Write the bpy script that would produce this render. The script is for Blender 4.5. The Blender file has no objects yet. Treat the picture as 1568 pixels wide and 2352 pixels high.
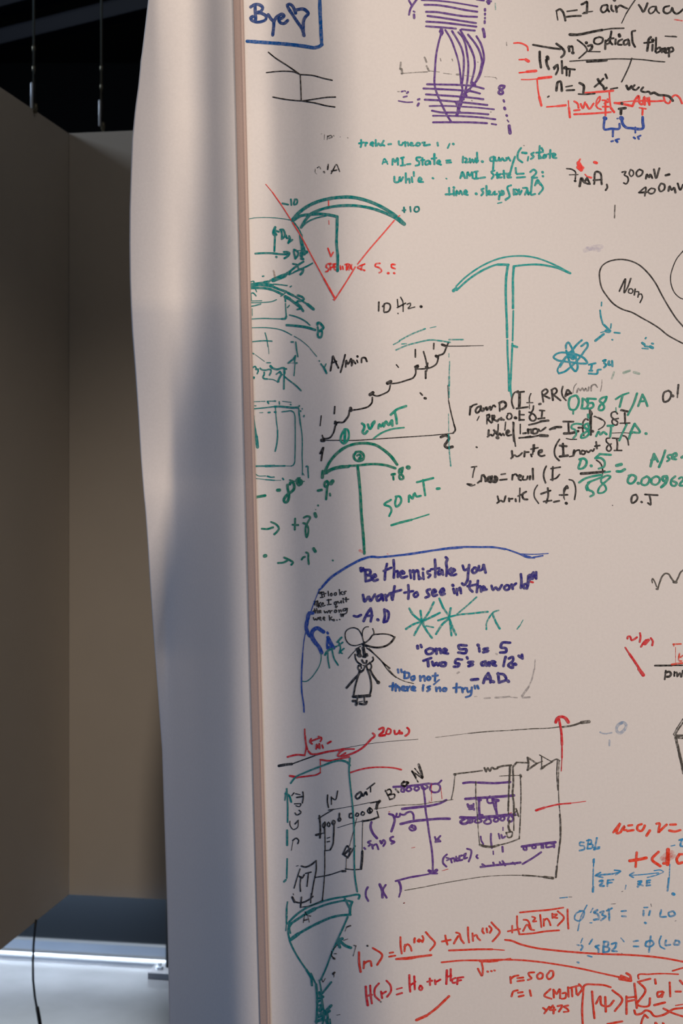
import bpy, bmesh, math, random
import numpy as np
from mathutils import Vector, Matrix
random.seed(7)
S = bpy.context.scene
COL = S.collection
# ------------------------------------------------------------------ camera
F, CX, HY, CAMZ = 3266.67, 784.0, 1100.0, 1.4      # focal length in px, optical axis x, horizon y, lens height
cam = bpy.data.cameras.new('camera'); camo = bpy.data.objects.new('camera', cam); COL.objects.link(camo)
cam.lens = 50; cam.sensor_width = 36; cam.sensor_fit = 'AUTO'
cam.shift_y = (HY-1176)/2352.0
camo.location = (0, 0, CAMZ); camo.rotation_euler = (math.pi/2, 0, 0)
cam.dof.use_dof = True; cam.dof.focus_distance = 2.0; cam.dof.aperture_fstop = 8.0
cam.clip_start = .05
S.camera = camo
S.view_settings.view_transform = 'Standard'; S.view_settings.look = 'None'
S.view_settings.gamma = 1; S.view_settings.exposure = 0.0; S.view_settings.use_curve_mapping = False
# ------------------------------------------------------------------ world and lights
w = bpy.data.worlds.new('world'); S.world = w; w.use_nodes = True
w.node_tree.nodes['Background'].inputs[0].default_value = (.75, .78, .85, 1)
w.node_tree.nodes['Background'].inputs[1].default_value = .055
def lamp(name, kind, loc, aim, power, color, size=1.0, size_y=None, spot=60, blend=.5):
    l = bpy.data.lights.new(name, kind); l.energy = power; l.color = color
    if kind == 'AREA':
        l.size = size
        if size_y: l.shape = 'RECTANGLE'; l.size_y = size_y
    else:
        l.shadow_soft_size = size
        if kind == 'SPOT': l.spot_size = math.radians(spot); l.spot_blend = blend
    o = bpy.data.objects.new(name, l); COL.objects.link(o); o.location = loc
    o.rotation_euler = (Vector(aim)-Vector(loc)).to_track_quat('-Z', 'Y').to_euler()
    return o
lamp('gallery_light', 'AREA', (2.25, -.95, 1.75), (.15, 2, 1.2), 105, (1, .87, .78), .8)
lamp('ceiling_spotlight', 'SPOT', (-.10, .3, 3.5), (-.52, 3.78, -.1), 124, (1, .84, .70), .05, spot=42, blend=1)
lamp('cove_light', 'AREA', (-1.25, 4.13, .285), (-1.25, 4.13, 0), 12, (.80, .90, 1), 1.5, .05).rotation_euler = (0, 0, -math.radians(9.6))
lamp('cool_flap_fill', 'AREA', (-2.6, .9, .5), (-.3, 2.0, .7), 11.5, (.12, .44, 1), 1.0)  # added cool fill, stands in for bluish floor bounce on the lower flap
lamp('screen_top_fill', 'POINT', (-.3, 2.9, 3.0), (0, 0, 0), 1.7, (1, .93, .86), .06)  # added fill, hidden behind the sheet, lifts the tops of the screens
lamp('fittings_fill', 'AREA', (-2.8, 3.6, 3.3), (-.7, 3.9, 2.6), 22, (.72, .84, 1), .6)  # added high fill that brightens the turnbuckles, wires and ducts

def at(px, py, d):                      # a point seen at pixel (px, py), d metres into the room
    return Vector(((px-CX)/F*d, d, CAMZ-(py-HY)/F*d))
# ------------------------------------------------------------------ materials
def lin(c): return tuple(((v/255+.055)/1.055)**2.4 if v/255 > .04045 else v/255/12.92 for v in c)
def mat(name, rgb, rough=.6, metal=0, noise=0, scale=20, bump=0, bscale=200, spec=.5, gain=1.0):
    m = bpy.data.materials.new(name); m.use_nodes = True; n = m.node_tree.nodes; L = m.node_tree.links
    b = n['Principled BSDF']; c = [min(.95, v*gain) for v in lin(rgb)]
    b.inputs['Base Color'].default_value = (*c, 1); b.inputs['Roughness'].default_value = rough
    b.inputs['Metallic'].default_value = metal; b.inputs['Specular IOR Level'].default_value = spec
    tc = n.new('ShaderNodeTexCoord')
    if noise:
        t = n.new('ShaderNodeTexNoise'); t.inputs['Scale'].default_value = scale; t.inputs['Detail'].default_value = 6
        L.new(tc.outputs['Object'], t.inputs['Vector'])
        r = n.new('ShaderNodeValToRGB'); L.new(t.outputs['Fac'], r.inputs['Fac'])
        r.color_ramp.elements[0].position = .3; r.color_ramp.elements[1].position = .7
        r.color_ramp.elements[0].color = (*[v*(1-noise) for v in c], 1); r.color_ramp.elements[1].color = (*[min(1, v*(1+noise)) for v in c], 1)
        L.new(r.outputs['Color'], b.inputs['Base Color'])
    if bump:
        t2 = n.new('ShaderNodeTexNoise'); t2.inputs['Scale'].default_value = bscale; t2.inputs['Detail'].default_value = 3
        L.new(tc.outputs['Object'], t2.inputs['Vector'])
        bp = n.new('ShaderNodeBump'); bp.inputs['Strength'].default_value = bump; bp.inputs['Distance'].default_value = .001
        L.new(t2.outputs['Fac'], bp.inputs['Height']); L.new(bp.outputs['Normal'], b.inputs['Normal'])
    return m
M = dict(
    sheet=mat('white_sheet', (213, 207, 203), .55, noise=.025, scale=260, bump=.12, bscale=900, spec=.3),
    strip=mat('edge_strip_beige', (166, 145, 136), .5, noise=.04, scale=400, spec=.3),
    panel=mat('panel_paint', (214, 206, 194), .75, noise=.02, scale=5),
    dark=mat('dark_wall_paint', (15, 20, 26), .5, noise=.05, scale=4, spec=.25),
    black=mat('black_paint', (22, 24, 28), .6),
    metal=mat('brushed_aluminium', (200, 203, 208), .28, metal=1),
    steel=mat('steel_fitting', (215, 222, 232), .35, metal=.2),
    floor=mat('polished_concrete', (98, 99, 103), .38, noise=.24, scale=4.5, bump=.15, bscale=30),
    wall=mat('far_wall_black', (14, 16, 20), .8), ceil=mat('ceiling_black', (12, 13, 16), .8),
    duct=mat('duct_dark_blue', (11, 14, 24), .65, spec=.2), wire=mat('steel_wire', (120, 116, 100), .4, metal=.6),
    rubber=mat('black_rubber', (18, 19, 20), .5), plate=mat('grey_plate', (140, 140, 145), .5, metal=.4))
INKC = dict(teal=(10, 146, 142), teal2=(0, 116, 114), teal3=(0, 136, 156), green=(0, 114, 92), green2=(4, 138, 116),
    purple=(86, 50, 128), blue=(24, 58, 118), blue2=(12, 76, 142), blue3=(18, 66, 156), blue4=(40, 34, 118),
    blue5=(40, 88, 156), blue6=(52, 140, 194), red=(230, 58, 50), red2=(196, 26, 36), orange=(222, 58, 26), orange2=(206, 50, 26),
    black=(14, 10, 8), grey=(74, 70, 64), grey2=(118, 116, 120), lilac=(182, 178, 206), paleblue=(140, 164, 194), brown=(130, 100, 70))
_ink = {}
def ink_mat(c, a):
    if (c, a) in _ink: return _ink[(c, a)]
    m = mat('marker_ink_'+c, INKC[c], .5, spec=.2, gain=1.05); n = m.node_tree.nodes; L = m.node_tree.links; b = n['Principled BSDF']
    tc = n.new('ShaderNodeTexCoord'); t = n.new('ShaderNodeTexNoise'); t.inputs['Scale'].default_value = 230; t.inputs['Detail'].default_value = 5
    L.new(tc.outputs['Object'], t.inputs['Vector'])
    r = n.new('ShaderNodeMapRange'); r.inputs[1].default_value = .34; r.inputs[2].default_value = .6
    L.new(t.outputs['Fac'], r.inputs[0])
    if a > .97:                                              # a full marker line: streaks where the ink lies thin on the white sheet
        r.inputs[3].default_value = .86; r.inputs[4].default_value = 1.0
        x = n.new('ShaderNodeMix'); x.data_type = 'RGBA'; L.new(r.outputs[0], x.inputs[0])
        x.inputs[6].default_value = (*lin((213, 207, 203)), 1); x.inputs[7].default_value = b.inputs['Base Color'].default_value[:]
        L.new(x.outputs[2], b.inputs['Base Color'])
    else:                                                    # faded or wiped ink lets the sheet through
        r.inputs[3].default_value = a*.4; r.inputs[4].default_value = min(1, a*1.15)
        L.new(r.outputs[0], b.inputs['Alpha'])
    _ink[(c, a)] = m
    return m
# ------------------------------------------------------------------ object helpers
def link(name, me, m=None, parent=None):
    o = bpy.data.objects.new(name, me); COL.objects.link(o)
    if m: me.materials.append(m)
    if parent: o.parent = parent; o.matrix_parent_inverse = Matrix.Translation(-parent.location) if False else Matrix.Identity(4); 
    return o
def thing(name, label, cat, group=None):
    o = bpy.data.objects.new(name, None); COL.objects.link(o); o.empty_display_size = .1
    o['label'] = label; o['category'] = cat
    if group: o['group'] = group
    return o
def tag(o, label=None, cat=None, group=None, kind=None):
    for k, v in (('label', label), ('category', cat), ('group', group), ('kind', kind)):
        if v: o[k] = v
    return o
def from_bm(name, bm, m, parent=None, smooth=False):
    me = bpy.data.meshes.new(name); bm.normal_update(); bm.to_mesh(me); bm.free()
    if smooth:
        for p in me.polygons: p.use_smooth = True
    if parent is not None:                                   # vertices are in world space: bring them to the parent's frame
        me.transform(Matrix.Translation(-parent.location))
    return link(name, me, m, parent)
def box(bm, c, ax, ay, az, bevel=0):                         # box from centre and three half-axis vectors
    vs = []
    c = Vector(c); ax = Vector(ax); ay = Vector(ay); az = Vector(az)
    for i in (-1, 1):
        for j in (-1, 1):
            for k in (-1, 1): vs.append(bm.verts.new(c+ax*i+ay*j+az*k))
    fs = [(0,1,3,2),(4,6,7,5),(0,4,5,1),(2,3,7,6),(0,2,6,4),(1,5,7,3)]
    faces = [bm.faces.new([vs[q] for q in f]) for f in fs]
    bmesh.ops.recalc_face_normals(bm, faces=faces)
    if bevel:
        es = list({e for f in faces for e in f.edges})
        bmesh.ops.bevel(bm, geom=es, offset=bevel, segments=2, affect='EDGES', profile=.7)
def tube(bm, pts, rad, n=10):
    pts = [Vector(p) for p in pts]; rings = []
    rs = rad if isinstance(rad, (list, tuple)) else [rad]*len(pts)
    for i, p in enumerate(pts):
        t = (pts[min(i+1, len(pts)-1)]-pts[max(i-1, 0)]).normalized()
        a = t.orthogonal().normalized() if abs(t.z) < .9 else Vector((1, 0, 0)) - t*t.x
        a.normalize(); b = t.cross(a)
        rings.append([bm.verts.new(p+(a*math.cos(2*math.pi*k/n)+b*math.sin(2*math.pi*k/n))*rs[i]) for k in range(n)])
    for r0, r1 in zip(rings, rings[1:]):
        for k in range(n): bm.faces.new((r0[k], r0[(k+1) % n], r1[(k+1) % n], r1[k]))
    bm.faces.new(list(reversed(rings[0]))); bm.faces.new(rings[-1])
    bmesh.ops.recalc_face_normals(bm, faces=bm.faces[:])
# ------------------------------------------------------------------ the room
A0 = math.radians(9.6)
DL = Vector((math.sin(A0), math.cos(A0), 0)); DR = Vector((math.cos(A0), -math.sin(A0), 0))   # the two horizontal directions of the room
bm = bmesh.new(); box(bm, (0, 3, -.05), (7, 0, 0), (0, 6, 0), (0, 0, .05)); tag(from_bm('floor', bm, M['floor']), 'polished grey concrete floor', kind='structure')
bm = bmesh.new(); box(bm, (0, 3, 4.05), (7, 0, 0), (0, 6, 0), (0, 0, .05)); tag(from_bm('ceiling', bm, M['ceil']), 'black ceiling', kind='structure')
bm = bmesh.new(); box(bm, (0, 8.95, 2), (7, 0, 0), (0, .05, 0), (0, 0, 2)); tag(from_bm('wall_back', bm, M['wall']), 'black wall far behind', kind='structure')
# low dark wall and its metal skirting
W0 = Vector((-.512, 4.10, 0))
bm = bmesh.new(); box(bm, W0+DL*.06+DR*.1+Vector((0, 0, .5)), DR*2.6, DL*.05, (0, 0, .5), .004)
tag(from_bm('wall_rear', bm, M['dark']), 'low dark blue grey wall below the hanging screens', kind='structure')
bm = bmesh.new()
prof = [(.01, .0), (-.022, .0), (-.022, .008), (-.012, .010), (-.004, .014), (0, .022), (.001, .048), (.004, .054), (.01, .055)]
ends = []
for s in (-2.5, 2.7): ends.append([bm.verts.new(W0+DR*s+DL*a+Vector((0, 0, z))) for a, z in prof])
for k in range(len(prof)-1): bm.faces.new((ends[0][k], ends[0][k+1], ends[1][k+1], ends[1][k]))
for e in ends: bm.faces.new(e)
bmesh.ops.recalc_face_normals(bm, faces=bm.faces[:])
tag(from_bm('baseboard_rear', bm, M['metal']), 'bright metal skirting along the low dark wall', kind='structure')
# ------------------------------------------------------------------ things behind the sheet
CORNER = Vector(((158-CX)/F*3.8, 3.8, 0)); ZB, ZT = CAMZ-(2055-HY)/F*3.8, CAMZ+(HY-306)/F*3.8
zc, zh = (ZB+ZT)/2, (ZT-ZB)/2
Z = Vector((0, 0, 1))
def panel(label, direction, normal, length, off):
    root = thing('hanging_screen', label, 'screen'); root.location = CORNER+direction*(length/2)+Z*ZB
    bm = bmesh.new(); box(bm, CORNER+direction*(length/2+off/2)-normal*.0125+Z*zc, direction*(length-off)/2, normal*.0125, Z*zh, .0015)
    from_bm('panel_board', bm, M['panel'], root)
    return root
panel('grey screen hung on the left, running towards the viewer in shade', -DL, DR, 1.5, .0)
rp = panel('brownish grey screen facing the viewer, hung behind the curled flap', DR, -DL, 1.3, .0)
# suspension wires with their fittings
def wire(px, d, ytop, yg0, yg1, label):
    p = at(px, yg1, d); root = thing('suspension_wire', label, 'wire', 'wires carrying the hanging screens'); root.location = p
    zt = at(px, -700, d).z
    bm = bmesh.new(); tube(bm, [p+Z*.06, Vector((p.x, p.y, 3.99))], .0032, 8); from_bm('cable', bm, M['wire'], root, True)
    g0 = at(px, yg0, d); x = -.0042
    bm = bmesh.new(); tube(bm, [Vector((p.x+x, p.y-.004, p.z)), Vector((p.x+x, p.y-.004, p.z+.003)), Vector((g0.x+x, p.y-.004, g0.z-.003)), Vector((g0.x+x, p.y-.004, g0.z))], [.002, .0036, .0036, .002], 10); from_bm('turnbuckle', bm, M['steel'], root, True)
    bm = bmesh.new(); tube(bm, [p+Vector((.004, 0, -.012)), p+Vector((.004, 0, .0)), p+Vector((.005, -.002, .012))], [.004, .0065, .005], 8); from_bm('hook', bm, M['wire'], root, True)
    bm = bmesh.new(); h = g0.z-p.z
    tube(bm, [Vector((p.x+.002, p.y, p.z+.002)), Vector((p.x+.002, p.y, g0.z+.02))], .0034, 8); from_bm('rod', bm, M['rubber'], root, True)
    for dz in (.035, .085):
        bm = bmesh.new(); c = Vector((p.x, p.y, g0.z+dz)); tube(bm, [c-Z*.008, c-Z*.005, c+Z*.005, c+Z*.008], [.003, .0048, .0048, .003], 8); from_bm('ferrule', bm, M['wire'], root, True)
wire(77.5, 3.555, 0, 190, 249, 'thin wire with bright turnbuckle holding up the left screen')
wire(233, 3.79, 0, 230, 291, 'thin wire with bright turnbuckle above the screen facing the viewer')
# cable hanging below the left panel
pts = [at(x, y, d) for x, y, d in ((83, 2112, 3.56), (80, 2135, 3.555), (77, 2170, 3.55), (75.5, 2210, 3.54), (76, 2250, 3.53), (80, 2290, 3.52), (86, 2325, 3.51), (95, 2370, 3.50), (108, 2400, 3.47))]
pts += [Vector((pts[-1].x+.03, 3.40, .006)), Vector((pts[-1].x+.05, 3.2, .006)), Vector((pts[-1].x-.05, 2.9, .006))]
root = thing('hanging_cable', 'thin black cable dropping from the left screen to the floor', 'cable'); root.location = pts[0]
bm = bmesh.new(); tube(bm, pts, .0028, 10); from_bm('cord', bm, M['rubber'], root, True)
bm = bmesh.new(); a, b = at(85, 2311, 3.513), at(95, 2370, 3.50); tube(bm, [a, a.lerp(b, .05), b], [.003, .0048, .0048], 10); from_bm('sleeve', bm, M['rubber'], root, True)
# post with foot plate
base = at(381, 2240, CAMZ*F/(2240-HY)); base.z = 0
root = thing('support_post', 'black post bolted to a grey floor plate at the low dark wall', 'post'); root.location = base
bm = bmesh.new(); box(bm, base+DR*.012+Vector((0, .03, 0))+Z*1.0, DR*.011, DL*.02, Z*.985, .002); from_bm('upright', bm, M['rubber'], root)
bm = bmesh.new(); box(bm, base+DR*.02+Z*.009, DR*.062, DL*.038, Z*.009, .002); from_bm('foot_plate', bm, M['plate'], root)
bm = bmesh.new(); c = base-DR*.018+Z*.018-DL*.004; tube(bm, [c, c+Z*.008, c+Z*.008, c+Z*.018], [.011, .011, .006, .006], 6); from_bm('bolt', bm, M['steel'], root)
# ducts under the ceiling
a56 = math.radians(56); DD = Vector((-math.sin(a56), math.cos(a56), 0))
def duct(px, py, z, r, label):
    d = (z-CAMZ)*F/(HY-py); p = Vector(((px-CX)/F*d, d, z))
    root = thing('ceiling_duct', label, 'duct'); root.location = p
    bm = bmesh.new(); box(bm, p, DD*2.2, Vector((DD.y, -DD.x, 0))*r, Z*r*.8, .01); from_bm('duct_body', bm, M['duct'], root)
    for s in (-1.3, 1.3):
        bm = bmesh.new(); box(bm, p+DD*s, DD*.015, Vector((DD.y, -DD.x, 0))*(r+.006), Z*(r*.8+.006), .002); from_bm('flange', bm, M['duct'], root)
    for s in (-.65, .5):
        q = p+DD*s; bm = bmesh.new(); tube(bm, [q, Vector((q.x, q.y, 3.99))], .004, 6); from_bm('hanger', bm, M['wire'], root)
duct(160, 53, 2.95, .036, 'dark blue square duct crossing below the black ceiling')
duct(20, 0, 3.05, .045, 'upper dark duct in the top left corner')
# ------------------------------------------------------------------ the writing sheet: a loose flap, an edge strip and the written field
YS = [-1500, 0, 250, 700, 1100, 1500, 2000, 2352, 3360]
# slope of the sheet (depth gained per width) at control columns for each row: (px, slope)
SL = {
 0:    [(300,-.45),(350,-.52),(366,-.12),(400,.05),(425,.15),(450,-.25),(490,-.85),(520,-.55),(545,-.15),(562,.05),(600,.02),(640,-.52),(700,-.66),(760,-.42),(830,-.06),(900,0)],
 250:  [(300,-.50),(350,-.38),(400,.0),(425,.15),(450,-.20),(490,-.88),(520,-.58),(548,-.15),(566,.10),(600,.05),(640,-.52),(700,-.74),(760,-.55),(830,-.1),(900,0)],
 700:  [(297,-.40),(360,-.15),(402,.12),(430,-.25),(470,-.70),(492,-.85),(522,-.66),(555,-.25),(576,.08),(620,-.20),(680,-.68),(740,-.65),(800,-.25),(900,0)],
 1100: [(325,.0),(380,.22),(394,.1),(404,-.6),(440,-.85),(470,-1.15),(510,-1.0),(555,-.50),(588,-.15),(620,-.35),(680,-.85),(760,-.75),(850,-.25),(950,0)],
 1500: [(355,-.1),(382,-.05),(389,-.95),(430,-1.1),(465,-1.45),(500,-1.15),(550,-.6),(570,-.40),(600,-.15),(640,-.45),(700,-.85),(790,-.7),(880,-.25),(960,0)],
 2000: [(380,-1.1),(400,-1.2),(480,-1.35),(520,-1.0),(560,-.55),(584,-.30),(615,-.2),(660,-.55),(740,-.85),(800,-.6),(900,-.12),(960,0)],
 2352: [(388,-1.2),(430,-1.3),(490,-1.3),(530,-1.0),(570,-.5),(598,-.25),(625,-.2),(670,-.55),(750,-.85),(810,-.6),(910,-.12),(970,0)],
}
SL[-1500] = SL[0]; SL[3360] = SL[2352]
LEFT = [(-1500,360),(0,340),(60,333),(134,324),(140,322.5),(146,322.5),(200,317),(250,310),(320,303),(400,300),(480,297.5),(560,297),(640,298),(700,300),(760,303),(850,310),(950,317),(1050,323),(1150,331),(1165,333),(1250,339),(1350,345),(1450,352),(1570,361),(1640,366),(1722,372),(1850,376),(2000,381),(2100,384),(2200,386),(2352,388.5),(3360,398)]
SEAM_L = [(-1500, 498), (0, 535.5), (800, 555.5), (1600, 576), (2352, 597.5), (3360, 626)]
SEAM_R = [(-1500, 520), (0, 558.5), (800, 578.5), (1600, 600.5), (2352, 620.5), (3360, 648)]
def pl(tab, v): return np.interp(v, [a for a, b in tab], [b for a, b in tab])
U = np.arange(240., 1800.1, 4.); V = np.concatenate([np.arange(-1500., -60, 60), np.arange(-60., 2420, 20), np.arange(2440., 3361, 60)])
rows = np.array([np.interp(U, [a for a, b in SL[y]], [b for a, b in SL[y]]) for y in YS])
gain = np.interp(YS, [0, 1100, 1500, 2352], [0, .05, .3, .5])[:, None]*np.clip((545-U)/50, 0, 1)[None]
rows = np.where(rows < 0, rows*(1.28+gain), rows)
k = np.exp(-np.arange(-3, 4)**2/4.); k /= k.sum()
rows = np.array([np.convolve(np.pad(r, 3, mode='edge'), k, mode='valid') for r in rows])
SLOPE = np.array([[0.]*len(U)]*len(V))
ys = np.array(YS, float)
for j, v in enumerate(V):
    i = min(max(np.searchsorted(ys, v)-1, 0), len(ys)-2); t = (v-ys[i])/(ys[i+1]-ys[i]); t = t*t*(3-2*t)*.4+t*.6
    # shift both rows so that the seams line up before blending
    m0, m1, mv = pl(SEAM_L, ys[i]), pl(SEAM_L, ys[i+1]), pl(SEAM_L, v)
    SLOPE[j] = (1-t)*np.interp(U+(m0-mv), U, rows[i]) + t*np.interp(U+(m1-mv), U, rows[i+1])
D = np.zeros_like(SLOPE)
n0 = int(np.searchsorted(U, 1100))
D[:, n0:] = 2.0
for q in range(n0-1, -1, -1):                               # integrate the slope to the left: dD = slope * dX, X = (u-CX)/F*D
    s = .5*(SLOPE[:, q]+SLOPE[:, q+1]); du = 4./F; x = (U[q]-CX)/F
    D[:, q] = D[:, q+1]*(1 - s*du/np.maximum(.4, 1-s*x))
def depth(u, v):
    u = np.asarray(u, float); v = np.asarray(v, float)
    fu = np.clip((u-U[0])/4., 0, len(U)-1.001); iu = fu.astype(int); a = fu-iu
    iv = np.clip(np.searchsorted(V, v, side='right')-1, 0, len(V)-2); b = (v-V[iv])/(V[iv+1]-V[iv])
    return (1-b)*((1-a)*D[iv, iu]+a*D[iv, iu+1]) + b*((1-a)*D[iv+1, iu]+a*D[iv+1, iu+1])
def surf(u, v, lift=0.):
    d = depth(u, v)-lift
    return np.stack([(np.asarray(u)-CX)/F*d, d, CAMZ-(np.asarray(v)-HY)/F*d], axis=-1)
def grid_mesh(name, lo, hi, step, m, parent, lift=0., thick=.0016, extra=None, far=0):
    n = int(max(np.max(hi(V)-lo(V))/step, 2)); tt = np.linspace(0, 1, n+1)
    uu = lo(V)[:, None]*(1-tt)[None]+hi(V)[:, None]*tt[None]; vv = np.repeat(V[:, None], n+1, 1)
    if far: uu = np.concatenate([uu, uu[:, -1:]+np.linspace(0, far, 12)[None, 1:]], 1); vv = np.repeat(V[:, None], n+12, 1); n += 11
    P = surf(uu.ravel(), vv.ravel(), lift if extra is None else (lift+extra(tt)[None].repeat(len(V), 0)).ravel())
    idx = np.arange(len(V)*(n+1)).reshape(len(V), n+1)
    faces = np.stack([idx[:-1, :-1], idx[1:, :-1], idx[1:, 1:], idx[:-1, 1:]], -1).reshape(-1, 4)
    me = bpy.data.meshes.new(name); me.from_pydata((P-np.array(parent.location)).tolist(), [], faces.tolist())
    for p in me.polygons: p.use_smooth = True
    o = link(name, me, m, parent)
    sd = o.modifiers.new('thickness', 'SOLIDIFY'); sd.thickness = thick; sd.offset = -1 
    return o
board = thing('whiteboard', 'large white writing sheet covered in coloured marker notes, its left edge curling loose', 'whiteboard')
board.location = (.2, 2.0, 0)
tag(grid_mesh('writing_field', lambda v: pl(SEAM_R, v)-2, lambda v: 0*v+1790, 5, M['sheet'], board, far=2600), 'white writing field')
tag(grid_mesh('loose_flap', lambda v: pl(LEFT, v), lambda v: pl(SEAM_L, v)+2, 4, M['sheet'], board), 'blank curled flap left of the edge strip')
tag(grid_mesh('edge_strip', lambda v: pl(SEAM_L, v), lambda v: pl(SEAM_R, v), 1, M['strip'], board, 0, .001,
    lambda t:   .0022+.0006*np.exp(-((t-.74)/.10)**2)-.0004*np.exp(-((t-.92)/.05)**2)), 'beige strip with a raised bead')

ORG = dict(A=(540,0,360/1568), B=(860,0,360/1568), C=(1180,0,388/1568), D=(540,380,420/1568), E=(800,300,480/1568), F=(1180,300,388/1568),
    G1=(560,420,.125), G2=(560,600,.125), G3=(560,780,.125), G4=(560,960,.125), G5=(560,1140,.25), H1=(720,680,.25), H2=(700,960,.25),
    H3=(1000,560,.25), H4=(1176,560,.25), H5=(1050,870,264/1568), H6=(1290,860,278/1568), J1=(670,1230,.25), J2=(900,1230,.25), J3=(700,1330,210/1568),
    J4=(1370,1280,198/1552), K1=(630,1640,330/1568), K2=(860,1700,.25), K3=(1010,1620,.25), K4=(1240,1640,328/1568), L1=(630,2040,330/1568),
    L2=(800,2080,.25), L3=(1130,2040,438/1568))
def spline(P):                                               # centripetal-like Catmull-Rom; a doubled point is a sharp corner
    out = []; runs = [[P[0]]]
    for p in P[1:]:
        if p == runs[-1][-1]: runs.append([p])
        else: runs[-1].append(p)
    for r in runs:
        if len(r) == 1: out.append(r); continue
        q = np.array(r, float); seg = np.linalg.norm(np.diff(q, axis=0), axis=1)
        tan = np.zeros_like(q)
        for i in range(len(q)):
            if i == 0: tan[i] = (q[1]-q[0])/seg[0]
            elif i == len(q)-1: tan[i] = (q[-1]-q[-2])/seg[-1]
            else:
                a, b = (q[i]-q[i-1])/seg[i-1], (q[i+1]-q[i])/seg[i]
                tan[i] = (a*seg[i]+b*seg[i-1])/(seg[i]+seg[i-1])
        pts = [q[0]]
        for i in range(len(q)-1):
            n = int(max(2, min(40, seg[i]/2.2)))
            for s in np.linspace(0, 1, n+1)[1:]:
                h1 = 2*s**3-3*s*s+1; h2 = s**3-2*s*s+s; h3 = 1-h1; h4 = s**3-s*s
                pts.append(h1*q[i]+h2*tan[i]*seg[i]+h3*q[i+1]+h4*tan[i+1]*seg[i])
        out.append([tuple(p) for p in pts])
    return out
GAP = 30
_lift = [0]; rng = np.random.RandomState(3)
def I(name, label, col, width, org, data, a=1.0):
    ox, oy, sc = ORG[org]; strokes = [t.strip() for t in data.split(';') if t.strip()]; boxes = []
    for t in strokes:                                        # strokes that stand well apart become pieces of their own
        q = np.array([[float(c) for c in p.split(',')] for p in t.split('/')[-1].split()])*sc
        q = np.concatenate([q[:-1]+(q[1:]-q[:-1])*s for s in (0, .25, .5, .75)]+[q[-1:]]) if len(q) > 1 else q
        boxes.append(q)
    grp = list(range(len(strokes)))
    for i in range(len(strokes)):
        for j in range(i):
            if grp[i] != grp[j] and np.min(np.linalg.norm(boxes[i][:, None]-boxes[j][None], axis=2)) < GAP:
                g0, g1 = grp[i], grp[j]; grp = [g1 if g == g0 else g for g in grp]
    for g in sorted(set(grp)):
        write(name, label, col, width, ox, oy, sc, [s for s, h in zip(strokes, grp) if h == g], a)
def write(name, label, col, width, ox, oy, sc, strokes, a):
    verts = []; faces = []; lifts = []
    for sn, st in enumerate(strokes):
        st = st.strip()
        if not st: continue
        wd = width
        if '/' in st: h, st = st.split('/', 1); wd = float(h)
        P = [tuple(float(c) for c in t.split(',')) for t in st.split()]
        P = [(ox+x*sc, oy+y*sc) for x, y in P]
        if len(P) == 1: P.append((P[0][0]+.5, P[0][1]+.3))
        for run in spline(P):
            q = np.array(run)
            if len(q) < 2: continue
            t = np.gradient(q, axis=0); t /= np.maximum(1e-6, np.linalg.norm(t, axis=1))[:, None]
            nrm = np.stack([-t[:, 1], t[:, 0]], 1); hw = wd*.44*(1+.10*np.convolve(rng.randn(len(q)+4), [.2]*5, 'valid'))
            L_ = q+nrm*hw[:, None]; R_ = q-nrm*hw[:, None]
            base = len(verts); k_ = 6
            loop = list(zip(L_.tolist(), R_.tolist()))
            cap0 = [tuple(q[0]+hw[0]*(nrm[0]*math.cos(th)-t[0]*math.sin(th))) for th in np.linspace(0, math.pi, k_)[1:-1]]
            cap1 = [tuple(q[-1]+hw[-1]*(nrm[-1]*math.cos(th)+t[-1]*math.sin(th))) for th in np.linspace(0, math.pi, k_)[1:-1]]
            for l, r in loop: verts += [l, r]
            lifts += [sn % 60+.6*(i//2)/len(q) for i in range(2*len(q))]
            for i in range(len(q)-1): faces.append((base+2*i, base+2*i+1, base+2*i+3, base+2*i+2))
            c0 = len(verts); verts += cap0; lifts += [sn % 60]*len(cap0); faces.append((base, *range(c0, c0+len(cap0)), base+1))
            e = base+2*(len(q)-1); c1 = len(verts); verts += cap1; lifts += [sn % 60+.6]*len(cap1); faces.append((e+1, *range(c1+len(cap1)-1, c1-1, -1), e))
    v = np.array(verts, float)
    lim = pl(SEAM_R, v[:, 1])+1.0
    v[:, 0] = np.maximum(v[:, 0], lim)
    _lift[0] += 1; P3 = surf(v[:, 0], v[:, 1], .0004+(_lift[0] % 11)*3e-5+np.array(lifts)*2e-6)-np.array(board.location)
    me = bpy.data.meshes.new(name); me.from_pydata(P3.tolist(), [], faces)
    bm = bmesh.new(); bm.from_mesh(me)
    for f in bm.faces:
        f.normal_update()
        if f.normal.y > 0: f.normal_flip()
    bm.to_mesh(me); bm.free()
    tag(link(name, me, ink_mat(col, a), board), label)
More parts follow.
